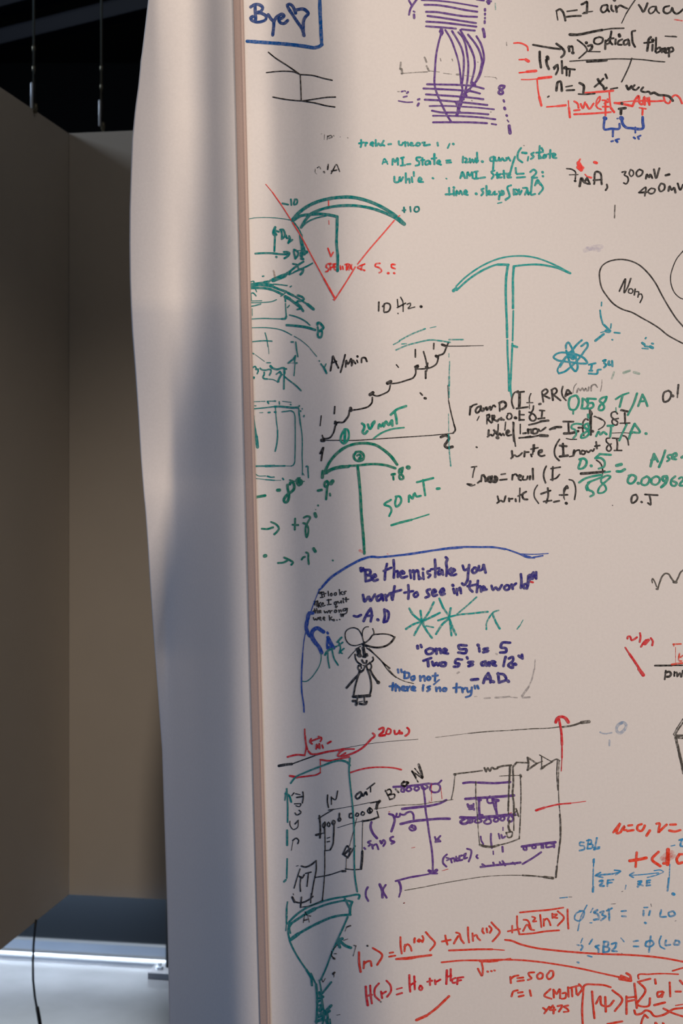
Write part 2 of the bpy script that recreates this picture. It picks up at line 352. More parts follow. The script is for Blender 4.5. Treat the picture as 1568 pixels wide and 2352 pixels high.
# ---- upper part of the sheet
I('greeting_lettering','blue handwritten Bye with an outlined heart','blue',8,'A',
 '155,70 195,45 245,48 275,75 260,110 215,125 270,135 310,165 305,195 265,215 210,220 165,200 155,180 175,165; 200,52 200,120 205,180 200,215; 330,145 360,190 385,215; 465,140 420,165 390,210 385,270 375,350; 435,195 475,175 490,155 470,140 440,155 435,190 450,225 485,235 525,205; 690,355 670,290 620,215 570,140 530,75 520,50 540,40 570,55 590,90 605,130 605,130 600,110 640,92 690,92 720,115 732,135 710,160 690,190 680,260 685,350')
I('corner_bracket','blue ruled corner line around the word Bye','blue2',9,'A',
 '845,-60 848,100 855,250 865,440; 868,445 840,465 800,475; 120,412 300,425 480,438 640,455 790,478')
I('line_sketch','thin black scattering sketch of lines meeting at two corners','black',3.2,'A',
 '332,522 390,570 520,655 650,745 650,745 655,850 660,1005; 313,726 400,716 510,712 590,720 650,745; 660,745 780,755 880,782 970,802; 377,970 480,990 580,1003 660,1008 800,990 930,972 1003,970; 670,1010 800,1030 900,1055 997,1070')
I('faded_note','faded black half-erased letters','black',2.2,'A',
 '2/860,1340 866,1336; 1.5/893,1345 890,1395; 3/925,1360 920,1395; 3/925,1365 960,1355 970,1370 940,1382; 2/985,1355 988,1362; 1.6/1050,1368 1052,1370; 3/1124,1376 1128,1378',a=.6)
I('current_note','faded black note reading 0.1A','black',3,'A',
 '1.6/800,1690 800,1725 815,1740; 1.8/820,1680 840,1665 855,1690; 5/888,1718 892,1724; 4/930,1645 925,1695; 3/960,1735 985,1690 1010,1645 1045,1715; 4/965,1710 1015,1700; 2/975,1700 1000,1660',a=.85)
I('level_diagram','purple transition diagram with two stacks of lines and curved arrows','purple',5,'B',
 '4/470,0 600,5 760,20 900,42 1030,65; 500,47 620,50 760,70 900,98 1028,117; 515,117 620,120 750,140 880,160 1025,168; 530,158 680,178 850,205 1015,230; 518,215 680,225 850,245 1018,266; 515,262 600,268 700,275 815,286; 870,292 1003,306; '
 '4/1020,-5 1095,6; 5/665,340 640,430 615,560 605,700 602,850 610,890 635,960 680,1060 730,1160 770,1222; 8/670,290 668,345; 6/655,315 672,285 680,330; 4.5/708,298 760,385 805,500 840,620 858,740 865,830 868,850; 775,310 830,400 870,480 890,560 893,660 885,760 872,850; '
 '838,322 880,370 905,430 925,530 938,640 935,740 915,880 885,980 850,1050; 858,300 905,380 960,480 995,570 1003,660 990,740 965,830; 935,345 1000,425 1045,500 1070,580 1078,640; 1020,362 1060,430 1088,520 1095,590 1080,660 1045,770 1005,830; 1075,620 1055,720 1000,835 940,900 880,980 850,1040 835,1080 830,1130; '
 '525,842 700,845 870,850 1000,862 1092,886; 490,884 680,892 850,902 980,915 1055,935; 515,943 700,955 880,968 1000,980 1088,992; 503,996 680,1005 850,1020 1000,1035 1128,1050; 4/550,1060 700,1058 880,1066 1020,1075 1195,1093; 575,1106 640,1120 800,1125 960,1130 1138,1143; 4.5/585,1157 760,1158 940,1165 1100,1178 1208,1193; 585,1223 800,1222 1000,1225 1125,1232; 4/1172,1238 1217,1246; '
 '9/975,830 1000,850; 7/940,900 960,890 925,915; 8/895,945 915,955; 9/865,980 885,990; 10/825,1025 860,1025 840,1065 825,1025; 6/850,1115 820,1150; 870,840 880,900 860,980 845,1100 825,1145')
I('axis_numbers','purple figures and dots running beside the line stacks','purple',5,'B',
 '345,5 370,50; 425,-10 385,45 360,85 345,145; 4/390,112 402,118; 6/395,145 397,178; 9/1138,8 1142,30; 5/1125,15 1165,12; 6/1105,90 1105,105; 1105,135 1105,147; 1105,175 1105,185; 1102,210 1102,230; 7/1085,290 1095,325 1100,368; '
 '6/1300,860 1260,858 1245,880 1275,905 1285,930 1265,942 1240,925 1260,900 1295,875 1300,860; 5/1290,1002 1297,1016; 7/1300,1078 1305,1090; 6/1320,1152 1325,1158; 3/1328,1200 1342,1218; 8/1347,1258 1350,1290 1356,1330; '
 '4/290,970 325,962; 5/325,930 335,920; 3/300,908 310,912; 4/270,915 285,912; 3/240,1008 330,1022 380,1020; 5/435,995 450,990; 6/432,1055 442,1035')
I('faint_graph','half-erased grey graph line crossing the purple arrows','grey',4,'B',
 '5/262,625 260,660 255,690; 6/270,690 275,735; 3/265,735 400,725 530,718; 5/500,575 520,620; 5/520,660 545,710; 2.5/540,708 650,720; 2/690,732 770,742; 5/820,745 840,745; 1.5/900,755 1000,765; 1.5/1100,768 1170,770 1205,775; 3/1210,775 1222,788',a=.45)
I('erased_marks','grey specks left by the eraser','grey',2.5,'B',
 '658,585 664,610; 775,590 782,610; 1030,620 1036,622; 970,1005 978,1008; 1160,1120 1166,1120; 230,915 250,915; 1320,420 1322,455; 1490,1455 1500,1457',a=.5)
I('teal_smear','small faded teal dash','teal',3,'B','1207,30 1210,95',a=.4)
I('fibre_notes','black notes on air, vacuum and Optical fibre','black',5,'C',
 '3/395,100 400,140 408,185; 395,100 430,85 455,110 470,150 478,190; 4/495,105 585,93; 490,155 560,148 620,147; 6/630,40 655,28 675,15 680,60 678,105; 4/640,125 680,122; 3/650,115 730,105; 4.5/865,45 820,55 808,95 825,115 860,95 870,50 872,90 885,108; 905,50 908,90 925,105; 8/930,-5 935,3; 5/945,55 955,110; 950,80 985,50 1020,65 1050,78; 3/1125,0 1080,65 1040,130; 2/1040,130 1000,215; '
 '5/1160,45 1180,75 1200,110 1225,70 1240,30; 4/1320,60 1275,65 1250,100 1265,125 1310,95 1320,60 1330,105 1350,122; 5/1440,55 1395,70 1390,105 1420,125 1460,100 1470,70 1480,105 1510,128 1545,110 1570,85; '
 '7/520,320 580,322 660,310 740,292 820,278; 4/820,278 900,266 1020,262; 5/178,415 260,430 350,445 430,455; 6/395,405 440,440 470,480 465,505 440,530; 6/510,430 515,475; 505,440 540,430 548,465; 8/545,488 549,490; 4/590,370 630,400 670,440 680,465 650,500 605,540; 8/672,395 674,398; 6/690,425 725,418 725,440 705,470 ; 3/690,478 800,480; '
 '4.5/790,345 750,360 745,395 780,410 820,390 825,355 790,342; 5/850,375 848,455; 850,385 885,370 890,395 860,410; 905,290 902,400 915,412; 880,360 925,355; 8/978,322 982,335; 5/945,365 942,410; 1005,365 970,385 965,410 1000,415; 1060,365 1020,385 1025,415 1060,400 1065,370 1072,420; 1125,285 1100,290 1098,340 1105,400 1125,435; '
 '6/1270,345 1255,360 1245,420 1238,470; 5/1210,398 1290,390; 1288,415 1285,470; 8/1288,370 1292,374; 5/1320,350 1318,430 1315,480; 1320,460 1355,440 1360,470 1325,490; 1375,450 1375,485; 1375,460 1405,445 1395,480 1420,490; 1410,490 1420,450 1430,445 1440,525; 1430,455 1470,440 1480,465 1440,490; 3/1405,335 1510,342; 2/1465,334 1500,336; '
 '3/520,568 640,560 800,552 960,546 1090,548; 6/680,572 760,568 860,560; 3/1090,546 1200,554 1320,568 1400,574; 3/1095,540 1075,600 1040,680 1000,760; 6/240,480 242,560 252,625; 6/300,555 308,600 325,640; 9/310,530 316,545; 5/370,625 400,600 380,630 375,640; 405,600 410,640 390,690; 445,565 450,680; 450,640 480,620 490,700; 520,640 515,705; 5/470,635 565,645')
I('vacuum_note','black handwritten line n=1 and vacuum','black',5,'C',
 '6/395,840 400,790 410,760 430,755 442,800 445,842; 4/485,805 540,795; 490,838 560,835; 6/610,770 645,790 645,860; 4/600,872 650,875 750,868; 6/780,735 800,770 830,800; 850,690 865,725; 750,805 790,770 830,730; 6/830,800 840,830 860,815; 4/900,825 960,815; 6/1045,795 1065,830 1090,800; 1120,790 1100,820 1130,835 1160,810; 1200,810 1180,840 1220,855 1250,850 1270,870; 6/1270,870 1300,860 1340,880 1400,885 1440,895 1475,935; 4/315,900 325,893')
I('waveguide_sketch','red laser and boxed sketch with a zigzag line','red',5,'C',
 '4/0,400 50,398 90,410 125,435 130,468; 4/50,553 90,552; 8/110,553 135,568; 4/50,675 120,668; 7/120,665 205,658; 3/70,738 150,738 230,730; 7/230,727 345,714; 4/215,735 222,820 235,900; 6/235,900 255,980; 4/305,992 400,985; 6/400,985 480,977; 3/505,935 510,1000; 6/510,1000 520,1088; 4/655,860 760,855; 6/760,855 920,842; 4/885,850 890,930 900,1000; 6/900,1000 930,1040; 5/560,1060 700,1055 900,1040; '
 '5/560,940 590,960 600,1000; 560,1025 610,1020; 620,965 640,1005 660,950; 670,965 700,1010 740,960; 4/760,980 800,920 800,895 770,930 775,1000 810,1015; 4/820,930 860,935 840,960; 850,940 850,1070; 825,990 885,990; 870,920 885,930 870,950; '
 '6/935,955 1010,965 1100,985 1100,985 1130,920 1155,890 1170,960 1185,970 1210,900 1215,970; 3/940,955 1120,935; 5/1130,940 1200,935 1290,940 1390,935; 1235,910 1258,975; 1255,905 1260,970; 1390,900 1410,950 1430,960 1480,890 1500,882 1530,900 1560,960; 4/1165,1000 1225,1010; 1195,1010 1192,1065')
I('pink_dash','pink dash at the right of the air note','red',3.5,'C','1490,182 1560,192',a=.7)
I('terminal_marks','short black capital T with two dots','black',7,'C','975,1010 1035,1003; 995,1015 992,1058; 8/1000,960 1003,962')
I('offset_brackets','blue brackets carrying the offset figures','blue3',5,'C',
 '6/845,1090 838,1130 840,1200 900,1195 980,1188 980,1150; 10/840,1095 850,1100; 5/920,1195 918,1265; 11/995,1095 1003,1102; 7/1000,1110 1010,1150 1040,1182 1090,1190 1200,1185 1195,1130 1195,1088; 4/1127,1180 1127,1232; 5/905,1312 920,1308; 6/945,1300 960,1318; 955,1295 975,1290; 5/1112,1275 1125,1285; 5/1150,1270 1160,1290; 1150,1270 1175,1258; 4/960,1100 965,1100')
I('code_writing','teal handwritten code querying a state in a while loop','teal',5,'E',
 '95,70 98,100 92,122; 80,95 115,88; 130,90 128,112; 140,92 132,90; 165,105 190,95 180,85 165,100 185,115; 205,70 205,113; 215,112 225,95 240,112; 265,75 250,100 240,110 262,108 270,112; 300,102 320,100; 378,80 382,105 400,108 410,90; 425,85 428,115; 425,95 445,88 450,112; 465,105 482,95 470,90 465,108 490,112; 505,110 520,90 540,100 520,115 510,108; 555,90 575,88 565,108 610,105; 668,90 672,112; 4/760,98 745,130; 6/785,99 789,101; '
 '3.5/255,250 270,210 295,250; 4/262,238 290,232; 5/330,255 335,210 350,235 368,205 372,255; 395,205 415,200; 405,205 408,258; 392,262 425,258; 440,252 465,250; 540,200 510,205 512,220 530,232 530,255 505,262; 555,205 557,255; 545,222 570,220; 600,225 578,235 580,255 605,245 610,225 615,250; 6/645,175 645,250; 5/625,210 660,205; 665,245 690,235 680,222 665,240 695,255; 735,225 765,222; 738,240 770,238; '
 '860,195 858,238; 875,205 890,215 875,238 905,235; 910,210 915,240 930,215 940,238; 950,225 955,205 960,240 972,225; 965,165 968,232; 7/1003,230 1007,233; 5/1090,195 1065,205 1065,225 1090,225 1092,195 1085,290; 1100,200 1105,225 1125,222 1130,200 1135,225; 1145,225 1155,205 1170,225 1190,215 1185,205; 1200,200 1215,225; 1250,195 1235,240 1210,330; 5/1295,130 1275,160 1272,210 1305,238; 6/1305,165 1335,168; 4/1350,195 1345,225; 5/1390,165 1372,175 1390,195 1370,212; 1435,115 1430,210; 1410,165 1460,160; 1450,130 1460,150; 6/1430,185 1445,205; 5/1470,180 1460,205 1480,200 1485,180; 1515,145 1512,205; 1500,175 1530,172; 1535,195 1555,180 1540,170 1535,200 1560,205; '
 '5/345,345 350,385 375,385 385,345 390,380 410,350; 430,320 432,390; 435,370 455,360 460,390; 475,350 480,385; 490,310 492,340; 525,378 550,365 535,350 525,380 560,385; 5/632,355 637,358; 3/733,358 738,361; 840,355 855,310 875,355; 845,340 870,338; 890,355 895,310 912,340 928,310 932,355; 945,310 970,305; 960,308 958,358; 945,360 975,358; 990,355 1025,350; 1095,300 1072,308 1090,335 1075,360; 1115,315 1118,355; 1105,330 1130,328; 1140,325 1125,350 1150,350; 1165,300 1170,355; 1155,325 1185,322; 1195,345 1215,330 1200,320 1195,350 1220,350; 1255,280 1258,318; 5/1265,325 1315,322; 1265,352 1325,348; 1365,310 1390,292 1410,310 1395,335 1375,352 1415,352; 6/1455,310 1458,313; 1458,340 1461,343; '
 '5/755,430 758,480; 730,478 790,475; 790,445 793,485; 6/790,425 793,428; 5/810,485 812,450 830,475 840,450 855,480; 870,475 890,460 878,445 868,470 895,482; 7/957,472 961,475; 5/1015,435 998,440 1012,465 998,485; 1035,415 1038,485; 1050,475 1065,460 1055,450 1048,475 1080,480; 1085,470 1100,455 1095,480 1115,475; 1130,455 1140,475 1150,450; 6/1160,455 1165,475 1135,485 1130,515; 5/1220,410 1195,420 1205,470 1210,490 1180,520; 1240,440 1242,480; 1255,440 1275,455 1258,480 1250,460; 1280,440 1285,480 1300,450; 1310,430 1340,430 1325,480; 1345,450 1350,480 1365,460 1370,480 1400,475; 5/1380,350 1370,460; 5/1400,410 1420,370 1440,405; 1405,395 1435,390; 5/1440,395 1460,430 1430,475; 3/1120,545 1150,538; 1180,515 1200,505')
I('red_dabs','red dabs above the current reading','red',5,'F',
 '10/600,300 605,320 620,330; 9/595,340 625,365; 8/610,310 630,350 640,345; 4/615,265 595,300; 7/748,293 768,300; 3/660,405 680,428; 5/680,428 718,437')
I('voltage_note','black reading in microamps with 300mV over 700mV','black',4.5,'F',
 '3.5/490,352 540,360 572,385 572,420 570,450; 2.5/515,410 595,408; 6/567,466 570,468; 6/610,515 630,440 650,475 680,440; 650,480 690,495; 5/680,440 705,495; 5/745,495 770,380 790,385 815,498; 5/740,460 815,455; 5/862,500 868,525 852,552; '
 '4/1005,385 1040,380 1025,410 1055,430 1060,470 1040,495 1020,485; 3.5/1085,360 1070,400 1090,425 1110,405 1100,368 1080,365; 1155,365 1135,395 1150,425 1185,410 1195,375 1165,360; 5/1225,445 1235,405 1255,435 1265,405 1285,440; 5/1300,360 1320,440 1350,350; 7/1410,415 1440,407; '
 '4/1160,575 1200,540 1220,525 1215,605; 5/1165,575 1230,572; 4/1265,540 1245,565 1265,585 1300,575 1310,545 1275,535; 1365,490 1345,530 1360,565 1395,545 1395,500 1370,490; 5/1435,560 1445,515 1465,550 1485,530 1500,575; 1520,490 1545,550 1570,500')
I('stray_tick','short grey vertical tick','grey',3,'F','938,692 934,810',a=.8)
I('speed_arc','teal double arc with an upright line and a closing stroke','teal2',8,'D',
 '8/490,468 540,410 620,350 700,312 800,285 900,272 1000,272 1100,292 1200,328 1300,380 1380,435 1450,500; 7/565,530 600,470 650,415 720,382 820,355 940,343 1060,347 1180,370 1280,405 1380,455 1440,500; 9/1380,445 1450,502; 7/500,470 560,432 640,420 720,415 800,422 875,438 875,438 872,560 870,680 878,760 877,902; 3.5/570,530 610,490 680,455 780,430; 8/490,468 515,450')
I('sector_lines','thin red converging lines of a sector','red',4,'D',
 '1.6/262,160 320,230; 2.4/320,230 400,345 480,470; 3/490,488 560,600 660,785 760,970; 4.5/760,970 855,1140; 3/850,1155 960,985 1030,870; 3/1050,845 1150,720 1280,570 1365,470; 2/1395,440 1412,428; 3/800,300 801,345; 1.6/803,470 804,505; 4/795,710 820,780; 820,780 840,745; 2.5/840,1150 862,1140')
I('specification_writing','red lettering across the sector','red',4.5,'D',
 '820,840 785,850 780,870 800,885 795,905 775,912; 812,845 818,895; 812,850 840,845 838,870 815,875; 850,845 855,895 880,890; 852,868 872,866; 852,845 880,842; 900,860 905,890; 920,865 925,890; 940,850 975,845 960,890; 955,850 955,895; 985,850 1000,890; 1000,850 975,895; 1110,845 1050,875 1110,900; 1090,850 1080,895; 1240,840 1205,845 1200,860 1240,880 1255,905 1235,920; 7/1310,922 1314,924; 5/1370,850 1340,850 1340,870 1370,885; 6/1362,922 1366,924',a=.85)
I('angle_figures','teal figures minus ten and plus ten beside the arc','teal2',4.5,'D',
 '405,325 455,335; 477,290 482,338; 510,295 505,335 525,330 528,290 510,290; 1435,385 1460,382; 1447,360 1450,400; 1500,355 1505,395; 4/1545,355 1535,385 1550,398 1575,385 1570,355 1545,355')
I('field_axes','teal arrows for the field components','teal2',5,'G1',
 '5/572,960 568,1080 560,1250; 7/575,815 545,890 550,945 590,950; 8/570,860 570,950; 5/585,880 645,897; 680,860 700,940 695,1030; 5/665,860 720,855 745,900 755,960 735,1000 695,1030; 5/775,965 785,1010 820,1015; 830,975 850,1030 830,1060 815,1105; 5/815,1100 890,1045; '
 '5/210,1298 350,1290 520,1292 660,1308 800,1312; 5/735,1268 800,1270 838,1290 810,1340 745,1385; 6/595,1358 600,1362; 5/915,1255 945,1390; 920,1225 960,1240 998,1290 985,1340 945,1390; 1.5/950,1240 1070,1243; '
 '9/1045,960 1050,1040 1065,1120 1085,1200 1110,1270; 12/1080,1190 1100,1290; 10/1060,1290 1150,1270; 6/1040,1330 1070,1340 1050,1390 1090,1400; 1.6/85,660 180,645 350,635 520,640 700,655 860,682; 4/890,700 950,765; 3/960,775 1010,850 1050,930')
I('field_arrows','teal bundle of curved arrows leaving the seam','teal2',5,'G2',
 '5/1095,5 1000,65 850,180; 7/850,190 750,255; 11/750,260 650,300 540,345; 4/900,45 985,72 1000,130; 4/1260,35 1180,80 1050,140 920,200; 3/920,205 830,245; 6/1020,150 1085,140 1075,200 1040,240; 7/380,385 450,375; 4/470,375 490,345 530,350; 3/250,395 390,380; '
 '3/115,380 185,370 185,400; 10/115,440 250,425 400,430 520,450; 3/540,420 650,428 795,445; 6/520,460 640,510 780,560; 6/115,495 250,490 400,498 540,530 640,575 710,610; 3/785,550 740,600 680,640; 2.4/600,705 520,738 400,752 250,762 125,760; 6/810,580 910,630; 4/940,645 1060,720 1170,790; 7/1170,790 1280,880; 5/990,625 1070,655 1105,695 1070,720 985,735; 3/850,470 875,455; '
 '8/760,650 840,690; 6/840,690 940,770; 9/960,770 1040,840; 6/1040,840 1090,912; 4/980,885 1040,870; 4/755,640 765,740; 3/765,775 770,880 780,1010; 5/780,1010 765,1050 700,1058; 2.5/700,1058 550,1055 350,1050 140,1060; 3/840,985 950,1015 1060,1060 1150,1115 1215,1175; 6/785,1172 950,1185 1150,1212 1310,1260; '
 '6/1350,1165 1350,1135 1390,1130 1430,1170 1460,1215 1430,1255 1385,1285; 1355,1210 1365,1290 1355,1340 1375,1395 1405,1400 1435,1340 1435,1290; 2.2/135,1222 300,1218 450,1222 600,1240 700,1265 800,1310 880,1355; 1.6/920,1375 1010,1425 1100,1490 1190,1570; 2.5/390,1315 410,1380 430,1465; 1.8/430,1465 440,1570; 3/135,1480 280,1465 400,1460 515,1467; '
 '2.5/130,590 140,725; 3/125,590 165,580 225,635; 2/135,728 330,725; 3/125,828 200,815 310,785; 1.5/152,870 155,1000; 3/200,430 205,490; 2.5/210,500 235,560; 2.4/800,850 835,810; 4/345,275 365,272')
I('brown_smudge','short brown smudge above the arrow bundle','brown',5,'G2','545,175 560,230 570,300',a=.45)
I('upright_figures','teal strokes and arrow marks below the bundle','teal2',4,'G3',
 '4/870,42 905,42; 4/952,45 965,160 990,310; 4/815,430 925,330 945,295; 4/945,300 945,430 975,427; 1/815,430 945,430; 2.6/937,450 930,550 920,660; 3/150,245 185,262; 1.2/210,275 300,340 380,400; 2.5/420,425 490,425; 3.5/155,520 210,490 230,530 265,560 245,625; 220,545 265,545; 4/300,525 320,545 410,560 470,545 500,560 495,600 470,650; 6/490,485 515,515; 5/520,520 600,545 740,525 755,540; '
 '6/745,530 745,620; 4/740,620 738,740 735,905; 3/595,635 660,590; 5/660,590 685,620 650,710 625,775; 4/375,600 375,640 350,690 370,715 430,722; 2/440,722 520,730 620,770; 2/620,770 650,775; 3/740,670 830,745 890,790; 3.5/905,800 980,865 1050,935; 2/700,635 715,645; 3/155,690 195,690 185,715; 4/1415,445 1470,515; 5/1470,515 1520,615; 3/1510,445 1485,495; '
 '1/1040,0 1130,75 1210,150; 1.6/1215,160 1280,240 1340,310; 3/1382,385 1388,395; 1.2/430,30 450,130 462,260; 3/780,530 785,542')
I('window_sketch','teal nested square outlines at the seam','teal2',4,'G3',
 '1.8/175,1140 300,1135; 2/320,1133 390,1132; 2/430,1130 590,1128; 4/565,1125 580,1130; 4/435,1140 455,1170; 3/650,1140 655,1185; 1.5/710,1130 870,1152; 3.5/855,1190 865,1195; 4/1010,1225 1018,1215; 3/175,1272 350,1255 560,1230; 5/560,1230 660,1228 780,1238 900,1250 980,1245; 4/980,1245 1000,1260 1010,1340 1040,1570; 3/700,1325 790,1315 870,1308 915,1335 935,1400 940,1560; 2.5/580,1235 590,1390 605,1560; 1.6/290,1342 350,1340; 450,1338 480,1337; 565,1330 590,1330; 3/185,1400 190,1560; 2/195,1215 225,1218; 3/1068,1268 1074,1270; 1040,1310 1043,1312; 1098,1410 1105,1395')
I('window_sketch','teal lower half of the nested squares with two plain uprights','teal2',4,'G4',
 '4/183,30 205,200; 6/205,200 230,340; 8/230,340 250,535; 2.5/595,0 605,100 618,220; 4/618,220 618,360 600,500 575,610; 3/938,0 942,200 942,400 940,600 935,750 930,820 900,870 870,883; 1.6/870,883 750,880; 4/750,880 560,882; 6/560,880 400,882; 4/400,882 205,885; 3/1020,0 1050,180 1068,330 1072,480 1068,700 1075,900 1072,1045; 2/1080,1010 1105,1050; 4/1145,890 1165,885 1175,960 1185,1095; 2/205,1020 250,1055 400,1065; 4/430,1070 500,1088 555,1085; 1.6/215,1110 400,1132; 3/400,1132 560,1145; 1.4/560,1145 680,1145; 4/712,1108 728,1130')
I('degree_figures','green angle figures with degree dots beside the seam','green',6,'G4',
 '7/220,1455 390,1425; 9/620,1327 655,1325; 7/800,1230 805,1300 825,1390 815,1500 790,1545 750,1545 735,1510 760,1450 820,1390 890,1340 920,1300 920,1230 895,1180 850,1190 845,1215; 12/985,1150 1050,1170 1015,1210 990,1180; 10/1000,1140 1010,1220; 4/845,1140 900,1158; 2/900,1158 1110,1165; 4/985,1105 1030,1100')
I('degree_figures','green arrows pointing to plus and minus figures','green',5,'G5',
 '165,297 215,300 268,285; 250,235 300,260 322,295 305,325 280,348; 447,260 498,263; 470,205 467,305; 550,195 580,182 608,190 590,230 570,270 565,330 575,375 590,330 590,290 570,255 545,245; 8/652,158 662,185; 9/190,548 200,545; 315,612 370,605 405,580 370,562; 370,562 430,590 452,608 435,628; 530,580 545,560 560,555; 570,515 585,520 590,570 595,620; 8/640,480 655,505; 4/815,587 818,589; 2/658,120 660,122; 680,82 682,84')
I('frequency_note','black note reading 10Hz','black',4,'H1',
 '600,55 598,135; 3.5/650,70 645,140; 635,95 665,65 700,75 705,110 680,145 650,148; 3/770,30 775,90; 3/800,10 820,50 823,95 823,140; 3.5/770,105 845,65; 3/860,75 890,65 890,85 868,112 930,100; 7/985,95 990,97; 3/775,158 777,160')
I('rate_writing','black handwriting reading A/min','black',4.5,'H1',
 '155,685 170,600 178,550 195,590 228,660; 165,615 210,600; 290,540 270,620 248,700; 295,650 300,590 315,625 345,575 350,640; 4/398,590 405,610; 6/402,553 404,556; 355,630 362,590 385,620; 4.5/440,610 445,570 470,565 490,600')
I('staircase_curve','black stepped curve climbing between two axis lines','black',4,'H1',
 '5/195,1170 230,1160 270,1160 300,1130 320,1100 330,1050; 4/80,1280 85,1300 150,1300 180,1260 200,1190; 7/200,1155 205,1180; 9/340,1030 345,1050; 4/340,1050 440,1035 510,1010 535,980 540,930; 9/520,905 545,888; 4/540,905 580,918 640,900 690,870 705,820; 9/680,800 708,785; 4/700,805 760,800 850,775 920,745 938,710 938,670; 7/935,650 960,640 940,670; 4/945,670 1010,668 1080,655 1130,620 1145,570; 8/1125,550 1140,560; 4.5/1150,545 1190,530 1220,470 1240,425; 6/1180,445 1220,460; 2.5/1220,460 1330,460 1440,458; 1.5/1440,458 1560,455; '
 '3/70,1100 60,1190; 195,1015 190,1080; 935,490 935,560; 1105,435 1103,485; 4/1010,510 1030,580 1045,660; 5/1030,690 1030,755; 3/1050,615 1040,690; 5/1030,650 1050,655; 2.5/95,1325 250,1325 400,1325 550,1315 700,1305 850,1295 1100,1278 1280,1260; 4/1280,1260 1300,1235 1290,1180; 3/1290,1180 1260,1060 1240,960; 1.6/1240,960 1232,820; 9/75,1325 95,1325; 3/760,630 780,655; 980,890 1000,910; 6/1020,937 1030,940; '
 '5/60,1445 90,1390 80,1440 70,1510; 7/1170,1295 1210,1280 1245,1300 1225,1340 1205,1375 1225,1392 1275,1385')
I('teal_brackets','teal strokes above the steps and a faded upright','teal',4,'H1',
 '3.5/735,445 790,415; 4/790,408 900,350 1025,300; 2/1070,292 1125,280; 3/810,440 855,437; 4/758,495 850,455 960,425 1070,403 1160,410 1255,425; 4/1245,400 1375,400; 2.5/1243,530 1243,560; 3/1250,600 1245,740; 5/1245,740 1245,820; 3/1245,820 1245,930; 2/1240,1080 1242,1250; 3.5/1240,1270 1245,1400 1260,1560',a=.7)
I('millitesla_note','green note reading 20mT underlined','green2',6,'H1',
 '445,1170 465,1185 465,1215 450,1250 465,1265 495,1240; 500,1180 515,1220 560,1150; 9/540,1180 555,1160; 5/595,1215 605,1175 620,1200 640,1165 645,1200; 650,1190 665,1150 690,1185 720,1140 725,1190; 6/710,1090 760,1045 850,1010; 6/745,1060 760,1120 765,1170; 4.5/552,1308 620,1260 720,1222 830,1208; '
 '5/285,1225 255,1280 250,1330 280,1355 310,1330 325,1270 310,1225 285,1222; 7/290,1245 285,1330; 4/270,1260 290,1245')
I('parachute_drawing','green umbrella-like arc drawing on a long stem','green',7,'H2',
 '185,485 230,400 300,320 390,260 480,235 570,232 650,248 720,290 790,350 848,428; 8/160,545 165,490; 9/165,500 200,500; 8/185,505 250,470 330,450 400,445; 6/400,440 490,435 580,425 680,425 750,435 832,462; 7/485,440 498,560 510,700 518,860 530,1000 540,1120 547,1245; 6/470,315 450,345 460,380 500,395 535,380 540,340 510,310 470,312; 5/480,345 505,335 515,350 495,375 525,372')
I('angle_notes','green angle figures at both ends of the arc','green',6,'H2',
 '120,667 155,660; 205,580 185,590 185,630 210,620 213,590; 205,625 200,680 195,745; 9/240,600 255,580; 5/230,695 233,712; 7/800,520 825,515; 5/812,540 815,565; 900,458 870,475 868,505 900,530 905,555 875,560 868,535 890,500 900,460; 12/945,452 953,455')
I('strong_field_note','green note reading 50mT with a line under it','green2',5.5,'H2',
 '790,752 730,795 785,820 795,840 775,900; 840,730 830,790 840,815 870,795 885,745 870,720 835,722; 955,770 960,710 985,740 1010,690; 1010,690 1025,720 1065,715; 990,740 1000,700; 1030,590 1100,572 1178,552; 1085,570 1095,640 1105,710; 8/1215,650 1235,648; 6/795,985 880,960 980,935; 3.5/980,935 1060,910 1140,885')
I('stray_specks','orange and black specks','red',5,'H2','7/505,1218 525,1230; 2/755,1247 765,1250',a=.4)
I('mushroom_drawing','teal pickaxe-shaped drawing with a long tapering shaft','teal',4.2,'H3',
 '8/165,430 190,410; 4/190,390 260,320 350,250 440,195 540,150 640,122 730,112 830,113 930,130 1030,165 1130,210 1240,270; 5/195,425 270,355 370,280 470,225 560,192 670,190; 6/570,190 670,192; 6/665,195 650,300 645,430 648,560 655,720 658,860; 5/660,885 662,1000 670,1150 675,1350; 6/720,205 712,300 712,460 712,590; 715,615 712,740 708,890; 5/706,915 700,1060 692,1220 690,1350 703,1415; 5/720,205 830,193 940,190 1040,203 1130,225 1235,268; 6/1130,222 1238,270; 6/705,935 750,948')
I('cloud_note','black thought bubble outline with the word Nom','black',3.2,'H4',
 '3.4/1568,915 1500,880 1430,840 1350,775 1280,730 1190,680 1100,630 1010,600 930,550 870,480 825,410 805,330 805,250 825,205 870,170 930,150 1000,143 1080,155 1160,190 1240,260 1310,350 1380,480 1450,600 1510,690 1580,770; 2.4/1575,60 1510,140 1475,220 1455,300 1465,390 1500,460 1540,495 1580,512; '
 '4/985,435 1010,380 1040,322 1035,380 1030,450 1060,400 1090,318; 1075,415 1068,445 1095,455 1110,430 1095,412 1075,415; 4/1130,415 1122,470; 1128,440 1160,440 1155,490; 1158,470 1185,460 1195,480 1175,540')
